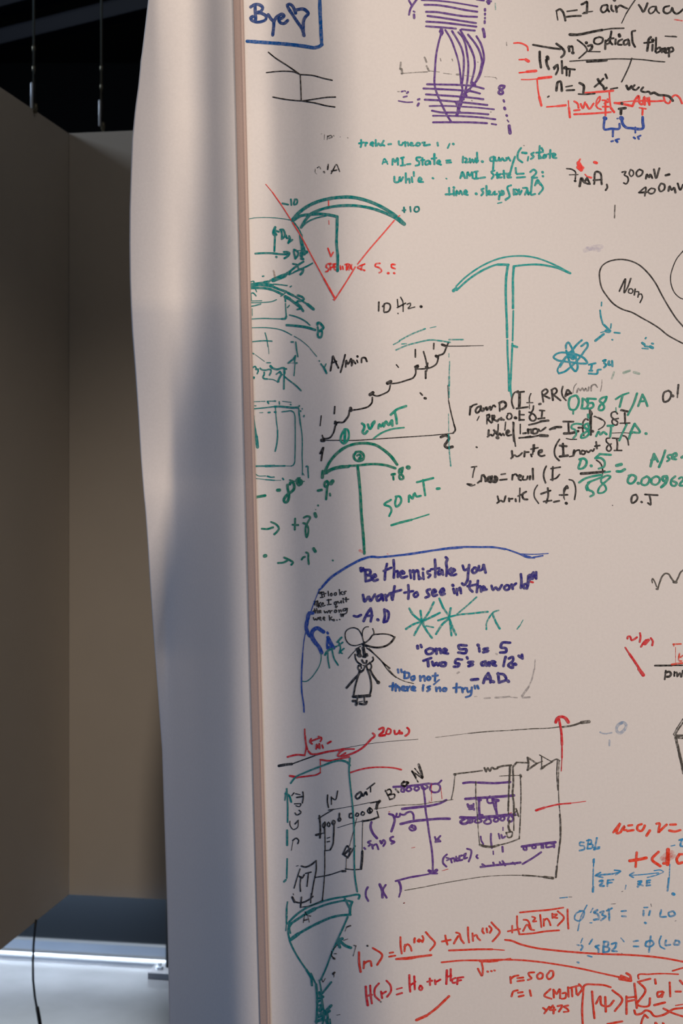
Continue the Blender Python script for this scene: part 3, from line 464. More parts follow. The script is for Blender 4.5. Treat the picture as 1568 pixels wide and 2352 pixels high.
I('atom_sketch','teal atom of crossing orbits with a label','teal3',5,'H4',
 '500,1000 440,1000 395,1020 380,1040 410,1065 480,1080 560,1090 640,1100 690,1095 670,1060 600,1020 520,1000; 495,960 495,930 515,905 540,940 570,1010 595,1080 598,1150 585,1170 550,1140 520,1060 497,980; 4/430,1190 418,1170 440,1110 490,1040; 640,885 600,920 550,980 490,1050 440,1130; 430,1190 480,1175 540,1130; 635,940 690,910 695,930 660,990 600,1070 540,1130; 12/520,1010 560,1050; 9/540,1000 580,1030; '
 '5/705,1110 765,1097; 735,1105 722,1165; 710,1165 735,1165; 705,1192 785,1185 785,1160 815,1155; 835,1075 860,1065 845,1095 865,1110 845,1135; 6/890,1080 888,1110 920,1110; 918,1075 922,1125')
I('half_erased_sketch','broken teal marks of an erased drawing','teal3',5,'H4',
 '3/822,535 820,570; 4/808,610 815,670 835,740; 6/845,745 900,800; 9/865,800 890,805; 6/765,890 840,830; 3/910,735 905,775; 4/940,815 990,820; 3/815,815 850,805; 4/918,880 923,882; 6/1195,910 1215,925; 1220,940 1250,945; 8/1270,945 1290,955; 4/1225,870 1230,862; 3/1195,960 1250,965; 1285,915 1295,918')
I('pale_green_dabs','pale green dabs below the atom','green2',5,'H4','935,1180 915,1240; 7/1025,1185 1080,1165; 7/1120,1180 1165,1192',a=.35)
I('pale_smudge','pale lilac smudge of wiped ink','lilac',12,'H4','670,60 740,35 820,25; 10/690,40 800,55',a=.18)
I('ramp_code','black handwritten code for a current ramp loop','black',4.5,'H5',
 '5/180,380 175,440 170,490; 180,400 210,365 265,345; 5/320,370 275,390 250,440 265,465 310,430 325,375 325,430 345,440; 355,400 360,435; 360,430 400,385 405,430 450,375 455,430 500,360 520,380; 4/575,330 580,440; 6/575,330 630,310 665,340 650,390 610,415; '
 '4/830,165 780,190 750,250 745,330 770,400; 5/820,185 910,175; 7/850,190 850,300 845,400; 5/810,405 960,385; 3/1005,200 985,250 985,330; 3/950,325 1030,325; 1.5/985,350 985,410; 6/1120,345 1135,342; 4/1155,180 1165,250 1175,315; 1160,170 1210,140 1235,165 1200,210 1170,225; 1175,225 1260,265; 5/1290,160 1305,290; 1285,150 1340,130 1360,160 1340,200 1310,215; 1310,215 1410,295; 3.5/1440,105 1425,170 1440,240 1485,295; 5/1475,240 1490,180 1500,150 1555,200; 6/1480,225 1530,200; '
 '3/405,490 405,615; 405,500 435,485 440,520 410,545; 410,545 465,600; 475,500 480,590; 475,510 505,500 500,540 480,550; 485,550 550,580; 5/550,575 580,545 635,560; 600,530 600,560; 4/690,490 675,520 690,550 730,545 745,500 720,470 690,475; 8/790,530 800,535; 5/850,440 848,565; 850,490 910,490; 855,560 910,560; 4/1040,370 1030,430 1000,460 980,455; 1000,460 1060,500 1075,540 1040,575 1000,560 985,520 1010,480; 4/1125,430 1190,435; 1160,435 1150,535; 1105,545 1190,535; 5/980,628 1060,610 1160,580 1245,572; 3/1130,575 1240,562; '
 '5/430,700 425,760; 415,790 460,760 480,780 510,740; 3/560,620 555,730; 6/545,720 545,760; 560,770 580,740 600,775 625,745 640,770; 3/660,590 650,700; 5/680,745 710,720 690,700 670,740 690,775 735,765; 3/760,590 770,700 785,850 795,920; 770,600 765,720 775,850; 5/500,700 540,750; 8/545,800 555,805; '
 '3/860,620 860,750; 5/900,745 935,740; 6/965,690 970,740; 965,700 1005,690 1010,740; 5/1030,690 1035,745 1085,740 1100,700 1070,680 1035,690; 1110,690 1130,715 1160,700 1175,690 1205,665; 4/845,805 1000,795 1130,770; 8/1130,772 1230,778; 3/845,812 1000,780; 6/1265,690 1340,660 1415,658; 3/1265,690 1340,680; '
 '5/745,985 755,1070; 735,1085 785,1040 810,1060 850,1045 885,1010; 5/920,990 915,1060; 920,1000 975,1000; 1005,1030 1015,1060; 3/1035,900 1030,1030; 1050,900 1045,990; 4/1005,960 1100,940; 5/1110,1010 1150,1000 1155,970 1115,985 1110,1030 1145,1055 1190,1045; 4/1395,825 1350,900 1325,980 1340,1060 1390,1115; 6/1400,910 1490,920; 5/1440,885 1450,1050; 6/1400,1060 1500,1050; '
 '3.5/195,1205 265,1195; 3/240,1205 220,1280 210,1345; 3.5/135,1435 190,1460 240,1445; 3/140,1430 200,1440; 5/280,1420 315,1390; 325,1400 345,1310 375,1340 385,1400; 360,1310 390,1360 400,1395; 6/430,1370 460,1340 430,1340 420,1390 455,1410; 6/475,1330 470,1395 510,1380 515,1330 545,1360 520,1410 480,1400; 4/600,1305 655,1295; 585,1380 675,1370; 5/755,1310 750,1375; 755,1320 800,1300 820,1325; 840,1350 875,1325 850,1310 840,1370 870,1385; 900,1330 890,1370 950,1370 960,1330; 6/995,1330 990,1370; 5/1030,1225 1035,1370; '
 '4/1215,1190 1185,1260 1180,1340 1205,1420; 4/1280,1225 1405,1205; 1305,1200 1300,1300 1300,1385; 4/1275,1375 1350,1355 1395,1305; 4/550,1600 570,1680 ; 545,1695 600,1660 625,1680 660,1600; 5/705,1630 710,1670; 705,1640 755,1635; 795,1640 800,1670; 3/855,1490 850,1680; 4/830,1600 880,1575; 5/940,1540 895,1570 890,1610 910,1640 955,1645; 3/1095,1450 1055,1520 1050,1600 1110,1700; 5/1145,1570 1270,1525; 1235,1490 1240,1600 1215,1690; 1180,1675 1285,1660; 5/1320,1680 1390,1665; 6/1495,1465 1505,1490; 4/1490,1465 1460,1500 1455,1560; 4/1395,1585 1500,1580; 1.6/1455,1600 1465,1650; 7/1485,1695 1490,1700; 2/300,510 270,570; 260,930 268,935')
I('ramp_code','black handwritten conditions at the right of the loop code','black',4.5,'H6',
 '2.6/145,240 165,150 190,120 ; 195,235 215,180 240,210 265,175 290,215 310,180 325,215; 345,210 350,165; 380,210 385,150 430,130 460,165; 2.2/520,70 515,150 500,220',a=.45)
I('ramp_code','black handwritten inequalities and fraction bar','black',4.5,'H6',
 '5/20,610 150,612; 5/85,620 90,760; 7/30,765 120,760 210,735; 3/60,830 110,840 190,840; 4/340,590 310,575 285,600 270,690 285,790; 5/215,690 310,690; 6/365,465 370,600 375,780; 3/385,500 380,770; 9/372,490 380,510; 8/397,735 402,738; 3/415,545 500,570 560,630 540,670 475,715; 3/425,540 520,590; 4/720,510 700,485 645,500 640,540 690,590 725,620 710,655 660,640 650,600 730,570; 3/770,455 860,475; 765,465 850,482; 5/815,500 820,620; 4/755,632 880,630; 2.4/820,640 830,655; 2/650,760 800,755 915,765; '
 '5/445,875 455,960; 430,930 490,920; 5/15,895 20,960 15,1060; 4/0,935 60,930; 6/0,1060 75,1050; 4/100,1065 150,1055; 6/160,985 150,1050; 150,1050 185,990 225,980 240,1030; 260,990 250,1020 285,1035 305,1000 265,985; 320,990 345,1010 380,980 400,995 420,965; 4/620,825 580,830 575,860 625,920 640,970 610,995 580,970 590,930 640,900; 4/655,825 745,830; 710,830 720,900 715,980; 4/680,985 775,985; 3.5/770,795 820,800 850,840 865,915; '
 '3.5/450,1110 500,1150 525,1210 530,1270 515,1340; 7/250,1285 350,1278 450,1270 555,1258; 4/95,1362 140,1375 170,1430 180,1500 165,1620; 5/60,1470 75,1465; 3/55,1480 35,1520 25,1600; 4/0,1565 75,1560; 6/57,1667 60,1670; '
 '5/1380,210 1330,230 1310,300 1325,355 1370,345 1410,290 1410,230 1380,210; 7/1432,275 1440,280; 5/1510,135 1500,250; 3/1500,250 1497,300; 5/960,1555 920,1570 900,1630 910,1665 950,1650 980,1590 960,1555; 6/1030,1650 1036,1655; 5/1080,1555 1240,1565; 1135,1560 1150,1640 1150,1690 1115,1665; 2/655,1695 660,1698')
I('field_gradient_notes','green notes of tesla per amp with a fraction','green2',5.5,'H6',
 '160,275 110,300 90,380 110,450 170,455 210,400 215,310 185,272 150,280; 270,310 265,400 255,440; 270,315 310,330 340,390 310,440 260,440; 330,310 440,318; 340,315 345,370 400,370 410,410 370,440 330,440; 580,290 520,305 490,340 530,380 550,430 520,465 480,455 490,410 560,350 580,300; 5/700,320 780,270 865,240; 790,270 770,340 750,420; 975,245 930,380 855,525; 1045,260 1020,330 990,410; 1045,260 1080,330 1110,410; 1010,350 1075,345; '
 '5/260,645 170,640 130,660 125,690 175,720 185,780 150,825; 340,635 300,650 290,680 340,720 350,770 300,815 250,820 260,780 320,740 350,690 340,640; 445,800 480,740 500,780 540,745 580,775; 6/595,665 665,665; 640,670 635,740 625,805; 5/840,650 800,730 745,855; 6/945,640 910,710 870,830; 945,640 1010,750 890,745; 7/1090,765 1094,768; 4/150,470 148,510; 340,520 345,560; 2/702,430 704,480; '
 '6/255,1090 235,1150 220,1220 260,1220 310,1180 320,1120 290,1090 230,1100; 7/380,1182 384,1186; 6/635,1042 490,1030; 490,1035 435,1085; 435,1085 510,1085 555,1130 550,1190 480,1220; 8/710,1180 770,1165; 7/715,1255 760,1258 815,1230; 5/555,1270 625,1258; 6/225,1400 300,1350 400,1320 520,1300; 5/340,1400 520,1330; 330,1430 315,1460 330,1500 ; 365,1390 330,1440 350,1495 400,1520 415,1550 370,1580; 5/520,1340 600,1310 630,1320 590,1370 530,1420 480,1480 470,1530 520,1535 575,1490 560,1440 510,1390 510,1350; '
 '6/1195,1030 1170,1110 1150,1190; 1195,1030 1220,1080 1245,1130; 1160,1110 1230,1090; 6/1340,985 1310,1080 1260,1200; 5/1430,1040 1380,1050 1370,1070 1400,1095 1365,1125; 1440,1080 1490,1040 1480,1020 1440,1040 1430,1090 1480,1100; 7/1555,1075 1580,1060; '
 '6/900,1300 865,1340 860,1400 890,1415 945,1380 960,1330 930,1305 870,1310; 8/990,1408 996,1412; 5.5/1090,1325 1040,1360 1035,1420 1080,1435 1130,1390 1135,1345 1100,1320; 1220,1320 1170,1350 1165,1410 1210,1430 1265,1390 1265,1340 1230,1320; 7/1360,1320 1310,1330 1310,1370 1360,1380 1365,1330 1350,1400 1290,1460; 5.5/1470,1320 1420,1370 1420,1430 1460,1445 1490,1410 1450,1385; 1520,1350 1550,1330 1580,1350 1545,1400 1525,1435 1580,1440')
# ---- lower part of the sheet
I('quote_outline','long blue curved line fencing the quotations','blue3',5,'J1',
 '5/1565,110 1350,130 1150,158 980,182 800,200; 6/800,200 730,195 640,220 540,270 440,330 360,385 280,470; 4/280,475 250,500; 2.2/250,500 210,600 170,710; 8/195,712 160,715 140,800 135,850 150,895 165,920; 2.5/135,850 112,960 100,1080; 4/100,1080 90,1250 92,1440 110,1570 112,1620')
I('quote_outline','tail of the blue curved line at the upper right of the quotations','blue3',4.5,'J2',
 '5/0,188 180,170 350,142 520,115 620,106 800,106 940,108 1040,125; 4/1040,122 1100,142 1170,168 1240,200 1310,205; 2.5/1170,168 1300,172 1435,165; 4/1300,200 1385,185; 6/1215,185 1270,200')
I('quotation','blue lettering Be the mistake you want to see in the world','blue4',6.5,'J2',
 '8/-285,300 -280,325; -265,300 -260,320; 7/-245,315 -240,420; -245,315 -200,320 -200,355 -240,365 -190,370 -190,400 -240,420; -180,385 -145,375 -155,355 -180,385 -165,415 -130,405; -45,260 -60,330 -65,405; -75,325 -5,295; 15,225 20,300 18,385; 20,340 50,325 55,380; 70,355 115,345 95,325 72,360 90,385 140,375; '
 '6/165,320 175,390; 170,345 195,320 205,400; 205,340 230,320 250,400; 250,380 268,395; 6/285,340 292,400; 7/285,305 288,310; 6/350,325 325,330 330,350 355,360 335,385; 395,220 400,300 398,380; 360,310 435,300; 455,315 425,335 430,360 455,345 460,315 470,360; 495,200 510,215 500,240 505,300 500,370; 510,340 545,300; 510,335 545,365; 555,335 580,320 565,305 550,335 560,365 590,355; '
 '650,275 670,320 695,305; 710,270 700,350 690,420 660,455 645,440; 760,295 735,325 750,345 780,325 770,295 755,295; 800,280 800,320 830,310 840,270; 845,270 860,340; '
 '-265,545 -250,605 -210,560 -200,600 -155,540; -95,540 -140,570 -130,600 -100,575 -90,540 -80,595; -60,545 -50,595; -50,565 -10,530 0,580; 25,465 15,530 5,590; -20,530 85,500; 150,455 155,520 150,580; 115,525 195,510; 225,520 200,545 215,565 240,545 230,520; '
 '350,495 320,505 330,530 345,550 310,570; 370,530 405,515 390,495 370,530 385,555 415,545; 440,520 480,510 470,485 445,515 455,545 485,535; 565,490 575,530; 8/558,455 562,460; 6/595,490 600,545; 600,510 625,480 635,530; 720,420 715,490 740,515; 695,465 780,450; 790,415 780,520; 785,480 810,465 820,515; 830,500 855,480 840,465 825,500 870,495; '
 '6/915,460 930,500 955,475 975,500 1010,455; 1055,455 1030,480 1045,500 1080,485 1075,460 1055,455; 1100,450 1110,490; 1105,470 1140,440; 1185,355 1190,440 1185,480; 1245,440 1210,455 1215,485 1245,470 1255,430; 7/1255,370 1250,430 1240,485; 8/1265,365 1265,405; 8/1290,355 1290,395; 7/1300,340 1325,395; 1325,335 1325,395')
I('red_dot','tiny red dot by the closing quotation mark','red2',5,'J2','1275,425 1295,430')
I('signature','blue initials A.D under the upper quotation','blue4',6.5,'J1',
 '570,738 600,745 635,730; 7/725,670 690,720 660,785; 725,670 735,720 725,790; 680,740 740,735; 8/788,772 793,776; 7/850,680 855,740 845,795; 850,680 885,700 888,750 870,790 845,795')
I('small_quotation','small black lettering It looks like I quit the wrong week','black',3.1,'J3',
 '230,220 240,245; 250,215 262,250; 285,220 295,315; 260,230 320,222; 265,318 310,310; 325,225 335,300; 310,260 360,245; 398,210 405,285; 435,265 455,240 470,265 450,290 435,270; 505,245 535,230 540,265 515,280 500,260; 590,180 600,270; 600,240 640,215; 605,240 645,265; 705,210 665,225 690,245 670,262; '
 '160,380 170,445; 195,420 205,465; 5/185,385 188,390; 4/215,375 235,480; 230,440 270,400; 240,440 275,480; 280,440 320,425 305,405 285,435 300,465 345,450; 405,350 410,440; 380,360 450,352; 385,440 450,432; 545,390 505,400 510,435 545,425 545,390 530,495 555,465; 565,380 580,410 610,400 620,365 630,410; 655,370 665,405; 5/655,335 660,340; 4/705,320 710,385; 690,350 750,345; '
 '165,510 180,580; 140,550 190,540; 200,505 215,580; 215,555 235,540 240,580; 250,560 275,550 262,535 245,565 278,575; 330,545 345,580 370,555 385,580 405,540; 425,540 435,580; 430,560 465,540; 505,550 520,530 545,540 535,570 510,570 505,550; 580,530 590,570; 590,550 615,525 625,560; 730,505 660,515 650,545 690,540 720,510 705,590 670,600; '
 '145,660 165,705 185,680 205,705 225,660; 240,680 275,670 260,650 240,680 280,705; 310,680 345,665 325,650 310,680 340,705; 415,625 425,705; 425,680 460,650; 430,675 470,700; 6/492,700 498,705; 547,700 553,705; 593,690 600,695; 4/615,600 625,640; 640,600 655,640; 655,600 665,620')
I('signature','blue and teal curling letter S beside the small quotation','blue3',9,'J3',
 '9/75,580 50,680 25,760 20,830 45,920 80,975; 8/90,970 110,990; 10/320,905 270,870 220,840 160,860 120,920 130,1010 180,1090 240,1160 285,1260; 6/385,915 395,930; 6/395,1000 380,1100 385,1190; 395,1000 440,1090 495,1180; 5/385,1190 450,1160; 5/400,1080 440,1140 410,1170')
I('teal_initials','teal letters A and E crossing the blue curl','teal2',4,'J3',
 '5/345,1300 380,1240 480,1190; 4/390,1250 395,1370 420,1520; 465,1210 500,1360 570,1475; 520,1160 545,1155; 5/555,1080 630,1000; 570,1060 610,1170 590,1270; 570,1140 650,1085; 600,1250 670,1190; 600,1250 640,1275; 2.4/275,1270 278,1360 250,1480 180,1600 90,1710 20,1755 -60,1750 ')
I('girl_drawing','black marker doodle of a girl with a big bow in a long dress','black',3.5,'J3',
 '3/1010,1090 970,950 910,860 840,835 760,850 700,900 690,980 720,1070 790,1130 870,1140 950,1120 1020,1090; 2.6/990,1000 985,920 1010,850 1050,820 1090,818; 3/1165,850 1185,920 1175,960; 3.5/1040,1090 1110,1030 1165,960 1260,945 1380,942 1480,965 1540,1000; 5/1540,995 1500,1060 1420,1130 1300,1170 1180,1170 1060,1140 ; 7/1000,1125 1060,1145; 5/1020,1085 1015,1130; '
 '2/900,1190 830,1260 745,1360; 2.5/870,1200 960,1150; 3/1060,1180 1150,1250 1260,1350 1360,1450 1460,1530; 2.4/1100,1190 1200,1290 1330,1430 1400,1530 1480,1620 1568,1690; 4/860,1290 865,1350 900,1420 970,1470; 4/1165,1340 1175,1380 1130,1430 1050,1480; 6/900,1220 920,1320; 7/920,1200 950,1320; 7/940,1230 930,1320; 8/1000,1180 1030,1330; 7/1060,1290 1010,1320; 6/1070,1310 1000,1330; 6/900,1300 960,1310; 5/980,1390 1000,1430 1050,1440 1060,1400; '
 '3/1000,1480 1050,1490 1090,1450; 4/920,1480 910,1520 950,1580 1000,1560 1030,1500; 920,1490 960,1490 970,1530; 4/1050,1480 1090,1560 1130,1540 1140,1480 1110,1430; 4/1000,1570 960,1600; 6/940,1560 930,1620 850,1710 780,1790 715,1865; 5/1120,1550 1160,1640 1210,1710 1260,1780; 9/1255,1770 1262,1775; 4.5/930,1620 890,1740 860,1850 835,2000; 5/1070,1540 1110,1650 1135,1780 1135,1900 1110,2000; 8/830,2015 920,2015 1020,2005 1110,2000; 4/920,1995 900,2050 890,2110; 7/825,2090 885,2100 880,2155; 4/1020,2020 1020,2110; 6/940,2140 1050,2135 1060,2105; 2/920,2110 990,2095')
I('loose_tail','thin grey line trailing from the doodle to the lower quotation','grey',2.4,'J1','870,1190 900,1240 960,1300 1040,1340 1120,1360',a=.9)
I('teal_stars','two teal asterisks and a lambda-like mark','teal',5.5,'J2',
 '160,670 190,720 240,765 290,800; 262,690 275,790; 385,612 330,720 280,790 240,850 205,915; 440,710 360,750 270,790 200,815 130,858; 275,790 310,860 368,940; 4/315,830 380,843; 435,578 470,660 520,735; 540,668 525,750; 4/778,565 690,645 600,720; 5/880,700 740,715 600,730 520,750 425,780; 525,760 460,820 405,905; 530,770 540,850 547,918; 530,770 560,850 588,912; 4/980,688 940,700 890,760 868,810 868,862; 925,720 955,795 990,855; 3/1150,860 1180,820; 1.6/1180,820 1205,775',a=.95)
I('quotation','blue lettering One 5 is 5 and Two 5s are 12 with initials','blue4',7,'J2',
 '8/235,1015 238,1035; 265,1005 272,1025; 7/350,1035 310,1060 320,1085 370,1080 385,1050 350,1035; 405,1040 410,1085; 410,1055 440,1040 450,1080; 470,1070 505,1055 485,1040 465,1070 515,1085; 685,1010 610,1015 620,1040 685,1050 680,1075 610,1075; 800,1030 805,1065; 8/790,1005 795,1010; 7/880,1035 840,1045 885,1060 840,1072; 1085,985 1010,990 1000,1025 1050,1040 1050,1065 995,1075; '
 '290,1150 360,1125; 330,1140 335,1200; 370,1160 385,1195 410,1170 425,1195 440,1170; 460,1165 445,1190 490,1195 495,1170 460,1165; 645,1140 590,1140 580,1170 620,1180 610,1200 570,1205; 690,1118 695,1130; 745,1160 700,1165 745,1185 705,1200; 860,1155 820,1175 830,1195 860,1180 865,1160 870,1195; 890,1165 895,1195; 895,1175 920,1155; 925,1180 950,1165 930,1155 925,1185 955,1195; 1045,1115 1035,1150 1025,1200; 1075,1130 1110,1115 1115,1140 1070,1195 1110,1215 1110,1180; 8/1130,1180 1138,1185; 1165,1105 1185,1120; 1195,1095 1200,1130; '
 '8/730,1325 790,1320; 7/885,1265 855,1310 840,1355; 885,1265 905,1310 905,1350; 850,1320 905,1315; 8/925,1340 935,1345; 7/975,1265 985,1350; 970,1270 1030,1280 1050,1320 985,1350; 8/1065,1335 1072,1342')
I('quotation','lighter blue lettering Do not, there is no try','blue5',5.5,'J2',
 '55,1230 60,1260; 85,1230 90,1255; 118,1250 115,1310; 105,1255 160,1270 150,1305 115,1312; 205,1290 175,1305 190,1330 210,1310 205,1290; 258,1290 262,1335; 262,1310 295,1290 302,1335; 335,1295 320,1315 340,1330 355,1305 335,1295; 400,1265 395,1335; 375,1290 420,1285; 4/435,1325 385,1368; 5.5/10,1355 5,1420; -20,1385 50,1380; 35,1365 35,1425; 40,1400 65,1390 70,1425; 90,1410 125,1395 100,1385 90,1415 125,1425; 140,1390 145,1425; 145,1405 165,1385; 180,1410 215,1400 195,1385 180,1415 215,1425; '
 '285,1395 285,1425; 6/288,1375 290,1378; 5.5/350,1385 325,1395 350,1410 325,1430; 405,1395 410,1430; 410,1410 440,1395 445,1430; 480,1400 465,1420 490,1430 500,1405 480,1400; 595,1360 590,1440; 565,1400 630,1395; 645,1400 650,1440; 650,1415 675,1400; 690,1400 700,1440 725,1425; 735,1395 720,1470 680,1485; 760,1380 765,1405; 785,1380 795,1405')
I('wiped_smear','grey blue smear of half-wiped marker','grey2',5,'J2',
 '3/1315,1140 1310,1230; 4/1305,1230 1285,1320 1250,1400; 6/1255,1390 1195,1475; 5/850,1495 900,1492; 950,1490 1080,1480; 3/1090,1485 1150,1490; 1200,1490 1265,1485; 3/760,1480 780,1478; 600,1265 615,1255; 955,1085 965,1090',a=.35)
I('wave_sketch','dark grey wave line at the right edge','grey',4,'J4',
 '3/1005,460 995,420 1005,380 1040,430 1080,530; 5/1080,570 1100,575; 4/1100,570 1140,440 1190,330 1240,290 1290,300 1340,370 1390,440; 7/1390,445 1430,450; 4/1430,440 1470,360 1520,260 1560,230')
I('pulse_note','red note reading 1ms over a slanted stroke','red2',5,'J4',
 '555,1465 560,1430 600,1425 630,1495 670,1480 725,1440; 780,1365 790,1420 775,1525; 5/800,1610 850,1530 890,1490; 8/870,1560 930,1490; 975,1455 1010,1510 1000,1585; 4/515,1625 590,1740; 6/590,1740 700,1900 770,2010; 9/760,2010 840,2120')
I('pulse_fraction','black fraction line over a word with orange marks above','black',4,'J4',
 '5/1050,1950 1350,1948; 4/1350,1945 1560,1945; 1245,2040 1235,2120 1225,2200; 6/1240,2080 1310,2060 1340,2100 1300,2150 1260,2150; 1400,2060 1400,2150 1400,2090 1440,2070 1450,2150 1500,2080 1520,2160 1550,2040')
I('pulse_marks','orange strokes above the fraction line','orange',4,'J4','1380,1565 1520,1560; 1390,1565 1390,1595; 5/1350,1930 1440,1915 1560,1905; 1490,1730 1490,1865 1530,1870; 1510,1800 1550,1770; 1.2/1420,1620 1420,1900',a=.8)
I('pulse_sketch','red pulse trace with a labelled arrow','red2',4.5,'K1',
 '5/145,468 190,455 240,445 330,450; 4/330,450 345,370 332,240 330,165; 360,385 345,330 335,240; 5/370,405 400,435 450,438 560,415 680,395 760,380; 4/700,400 800,382 870,382; 5/765,385 710,420 690,455 740,460 850,430 960,370 1050,280 1095,230 1075,210; 730,455 775,425; '
 '4.5/390,300 440,280 510,255; 400,270 385,300 410,325; 480,245 515,265 500,300; 455,380 460,330 480,370 490,320 495,375; 520,340 530,370; 5/580,320 615,300; 6/1145,165 1190,150 1190,185 1145,235 1205,230; 4/1235,165 1220,215 1260,215 1270,170 1240,155; 5/1310,180 1320,220 1355,205 1365,180; 1365,180 1370,215 ; 7/1385,205 1390,210; 5/1450,150 1470,170 1465,210 1430,238')
I('step_trace','red square step trace with a flat tail','red2',4,'K1',
 '6/170,675 250,690; 4/250,692 380,675 460,662 500,640; 2.5/500,640 500,500; 4.5/500,498 600,510 700,492 815,468; 4/825,640 920,610 1050,585 1180,580 1300,588 1385,607')
I('teal_step','teal arch and long upright line through the circuit','teal2',4.5,'K1',
 '4/178,755 230,690 330,640 440,595 560,550; 5/560,550 640,520 740,508 800,530 825,560; 4/825,480 815,600 825,740 845,920 858,1060 868,1220 872,1400 872,1600 880,1780 905,1940; 4/135,815 145,1000 145,1180; 5/140,1270 140,1430; 4/140,1580 135,1790; 5/120,870 150,880 185,960; 3/125,850 115,940; 5/105,1830 125,1810; 2/140,2050 140,2186')
I('circuit_sketch','black circuit sketch with boxes of connectors and a readout','black',3.4,'K1',
 '7/50,565 140,550 190,545; 3/200,542 300,505 440,455; 1.2/440,455 600,415 760,375 1000,330 1300,295 1568,275; 4/580,885 578,960 590,1020; 620,905 622,985; 620,910 660,935 690,840; 5/905,870 885,900 900,925 950,870 940,850 905,875; 5/955,870 965,895 1000,850 1010,880; 1010,820 1095,755; 1050,790 1050,850; '
 '3/590,1048 650,1040; 1.6/650,1040 850,1005 1050,965; 4/1050,970 1155,950; 7/1150,950 1125,980 1115,1030; 3/1120,1060 1140,1130; 5/1135,1125 1050,1155 960,1170; 1.5/950,1170 860,1190 690,1240; 3/480,1140 560,1090 630,1050; 5/490,1110 500,1250 497,1350; 6/455,1320 500,1310; 2.5/500,1305 550,1298; '
 '4/540,1190 525,1210 535,1240 555,1215 550,1180 545,1300; 590,1180 575,1210 595,1230 605,1200 590,1180; 640,1160 625,1190 645,1210 660,1170 645,1160 650,1240; 4.5/710,1130 695,1150 705,1170 725,1150 710,1130 710,1085; 4/820,1090 820,1130 850,1130 850,1085 820,1090; 900,1080 885,1110 910,1115 920,1090 900,1080; 960,1065 945,1095 970,1105 985,1080 960,1065; 1040,1020 1015,1060 1040,1085 1070,1050 1040,1020; 5/1035,1035 1045,1070; '
 '3/550,1250 552,1480; 4/650,1200 645,1330 635,1430 610,1480; 2.5/610,1485 560,1490; 2.5/575,1355 605,1345; 575,1395 600,1390; 3/548,1490 548,1700 535,1900 522,2030; 1.4/900,1135 870,1250 820,1440; 4/745,1530 800,1440 820,1490 800,1560 750,1530; 6/760,1530 830,1470; 4/800,1570 880,1440; 1.5/785,1570 780,1700; 1.6/965,1155 960,1300 958,1500; 6/960,1500 955,1600 945,1690; 3/775,1690 850,1698 945,1695; 6/740,1715 775,1715; 3/740,1710 600,1755 440,1785; '
 '4/295,1660 340,1670 400,1645 455,1600; 455,1605 455,1700 430,1830 405,1980; 3/280,1690 250,1780 215,1900; 1.6/205,1960 210,1975; 4/270,1770 300,1790 325,1755; 290,1775 280,1860 285,1935; 340,1740 400,1725; 370,1740 355,1880; 6/195,2000 220,2050; 4/220,2050 290,2060 370,2030 420,1990; 4/295,2000 285,2110; 2.5/285,2110 400,2090 530,2030; 3/400,1960 395,2060; '
 '3.5/310,850 315,900 305,970; 2.5/280,880 230,870; 4/310,900 245,910; 215,860 190,890; 3/220,980 290,985 275,1010 235,1000; 270,1050 290,1070 240,1100 225,1080; 3.5/260,1160 225,1200; 2.5/170,1170 170,1210 210,1260 250,1240 260,1165; 200,1380 240,1355 265,1380 255,1415; 1.4/205,1370 185,1490; 2/240,1660 260,1655')
I('bias_note','black word Bias slanting up with an N above it','black',4,'K2',
 '3.5/100,460 140,545; 100,470 140,450 155,485 125,505; 130,505 185,500 180,530 140,545; 5/195,450 220,480; 6/270,380 250,410 280,425; 5/275,385 310,390 290,415; 3/345,290 400,385; 350,290 440,350; 5/345,285 380,340; 7/405,225 425,280 440,340; 3/370,260 440,345',a=.9)
I('lead_wire','thin grey wire from the connector box to the resistor branch','grey',2,'K2',
 '0,632 100,618 200,600 300,595 420,590 540,570 660,555 720,545; 2.6/705,545 725,450 738,320; 7/735,315 740,318; 4/740,310 850,298 990,280; 5/1010,255 1025,290 1040,255 1060,285 1080,250 1100,265 1130,260; 5/1130,250 1180,238 1255,230; 3/1250,235 1240,400 1230,680; 3/1240,240 1225,650; 5/1270,250 1275,400 1268,480 1280,600 1280,690; 3/1280,690 1280,830; 6/1240,740 1230,800 1245,840; 4/1210,850 1265,845 1255,890 1230,895 1210,850; 5/1275,240 1305,205; 4/1305,205 1405,208; 6/1340,320 1345,335; 2.2/1150,330 1250,325 1340,325; 3/1340,335 1345,500 1340,700 1330,905; 3/930,380 930,520; 2/930,520 945,700 955,850 965,960; 6/968,962 1010,975 1080,980 1140,965; 3.5/1140,965 1240,940 1330,905; 4/1300,630 1325,700; 3/1270,680 1310,650; 1280,690 1320,690',a=.95)
I('amplifier_loop','grey loop with two triangular amplifier symbols','grey',3.4,'K3',
 '5/805,480 815,540 805,595; 5/815,485 890,535; 5/805,595 840,570 890,535; 3.5/890,535 940,515; 2.5/915,455 1030,520; 3/935,470 935,580; 6/930,585 960,560; 4/960,560 1030,520; 4/1030,515 1080,495 1100,510; 3/1080,500 1075,640 1085,780; 2.4/1095,515 1090,700 1095,900 1110,1050 1112,1200 1095,1350 1080,1450; 3/1100,1000 1105,1200 1085,1400 1070,1575; 5/1075,1480 1065,1580; 7/1040,1588 960,1578; 4/960,1578 860,1568 760,1562; 2/760,1562 600,1562 400,1575 200,1605 0,1640 -150,1670 -320,1700; '
 '1.2/-40,295 100,278 260,258; 2.4/260,258 450,240 640,230 850,215; 2.6/850,215 1000,210 1120,195; 5/1120,200 1220,185 1300,158; 8/1300,158 1370,150',a=.95)
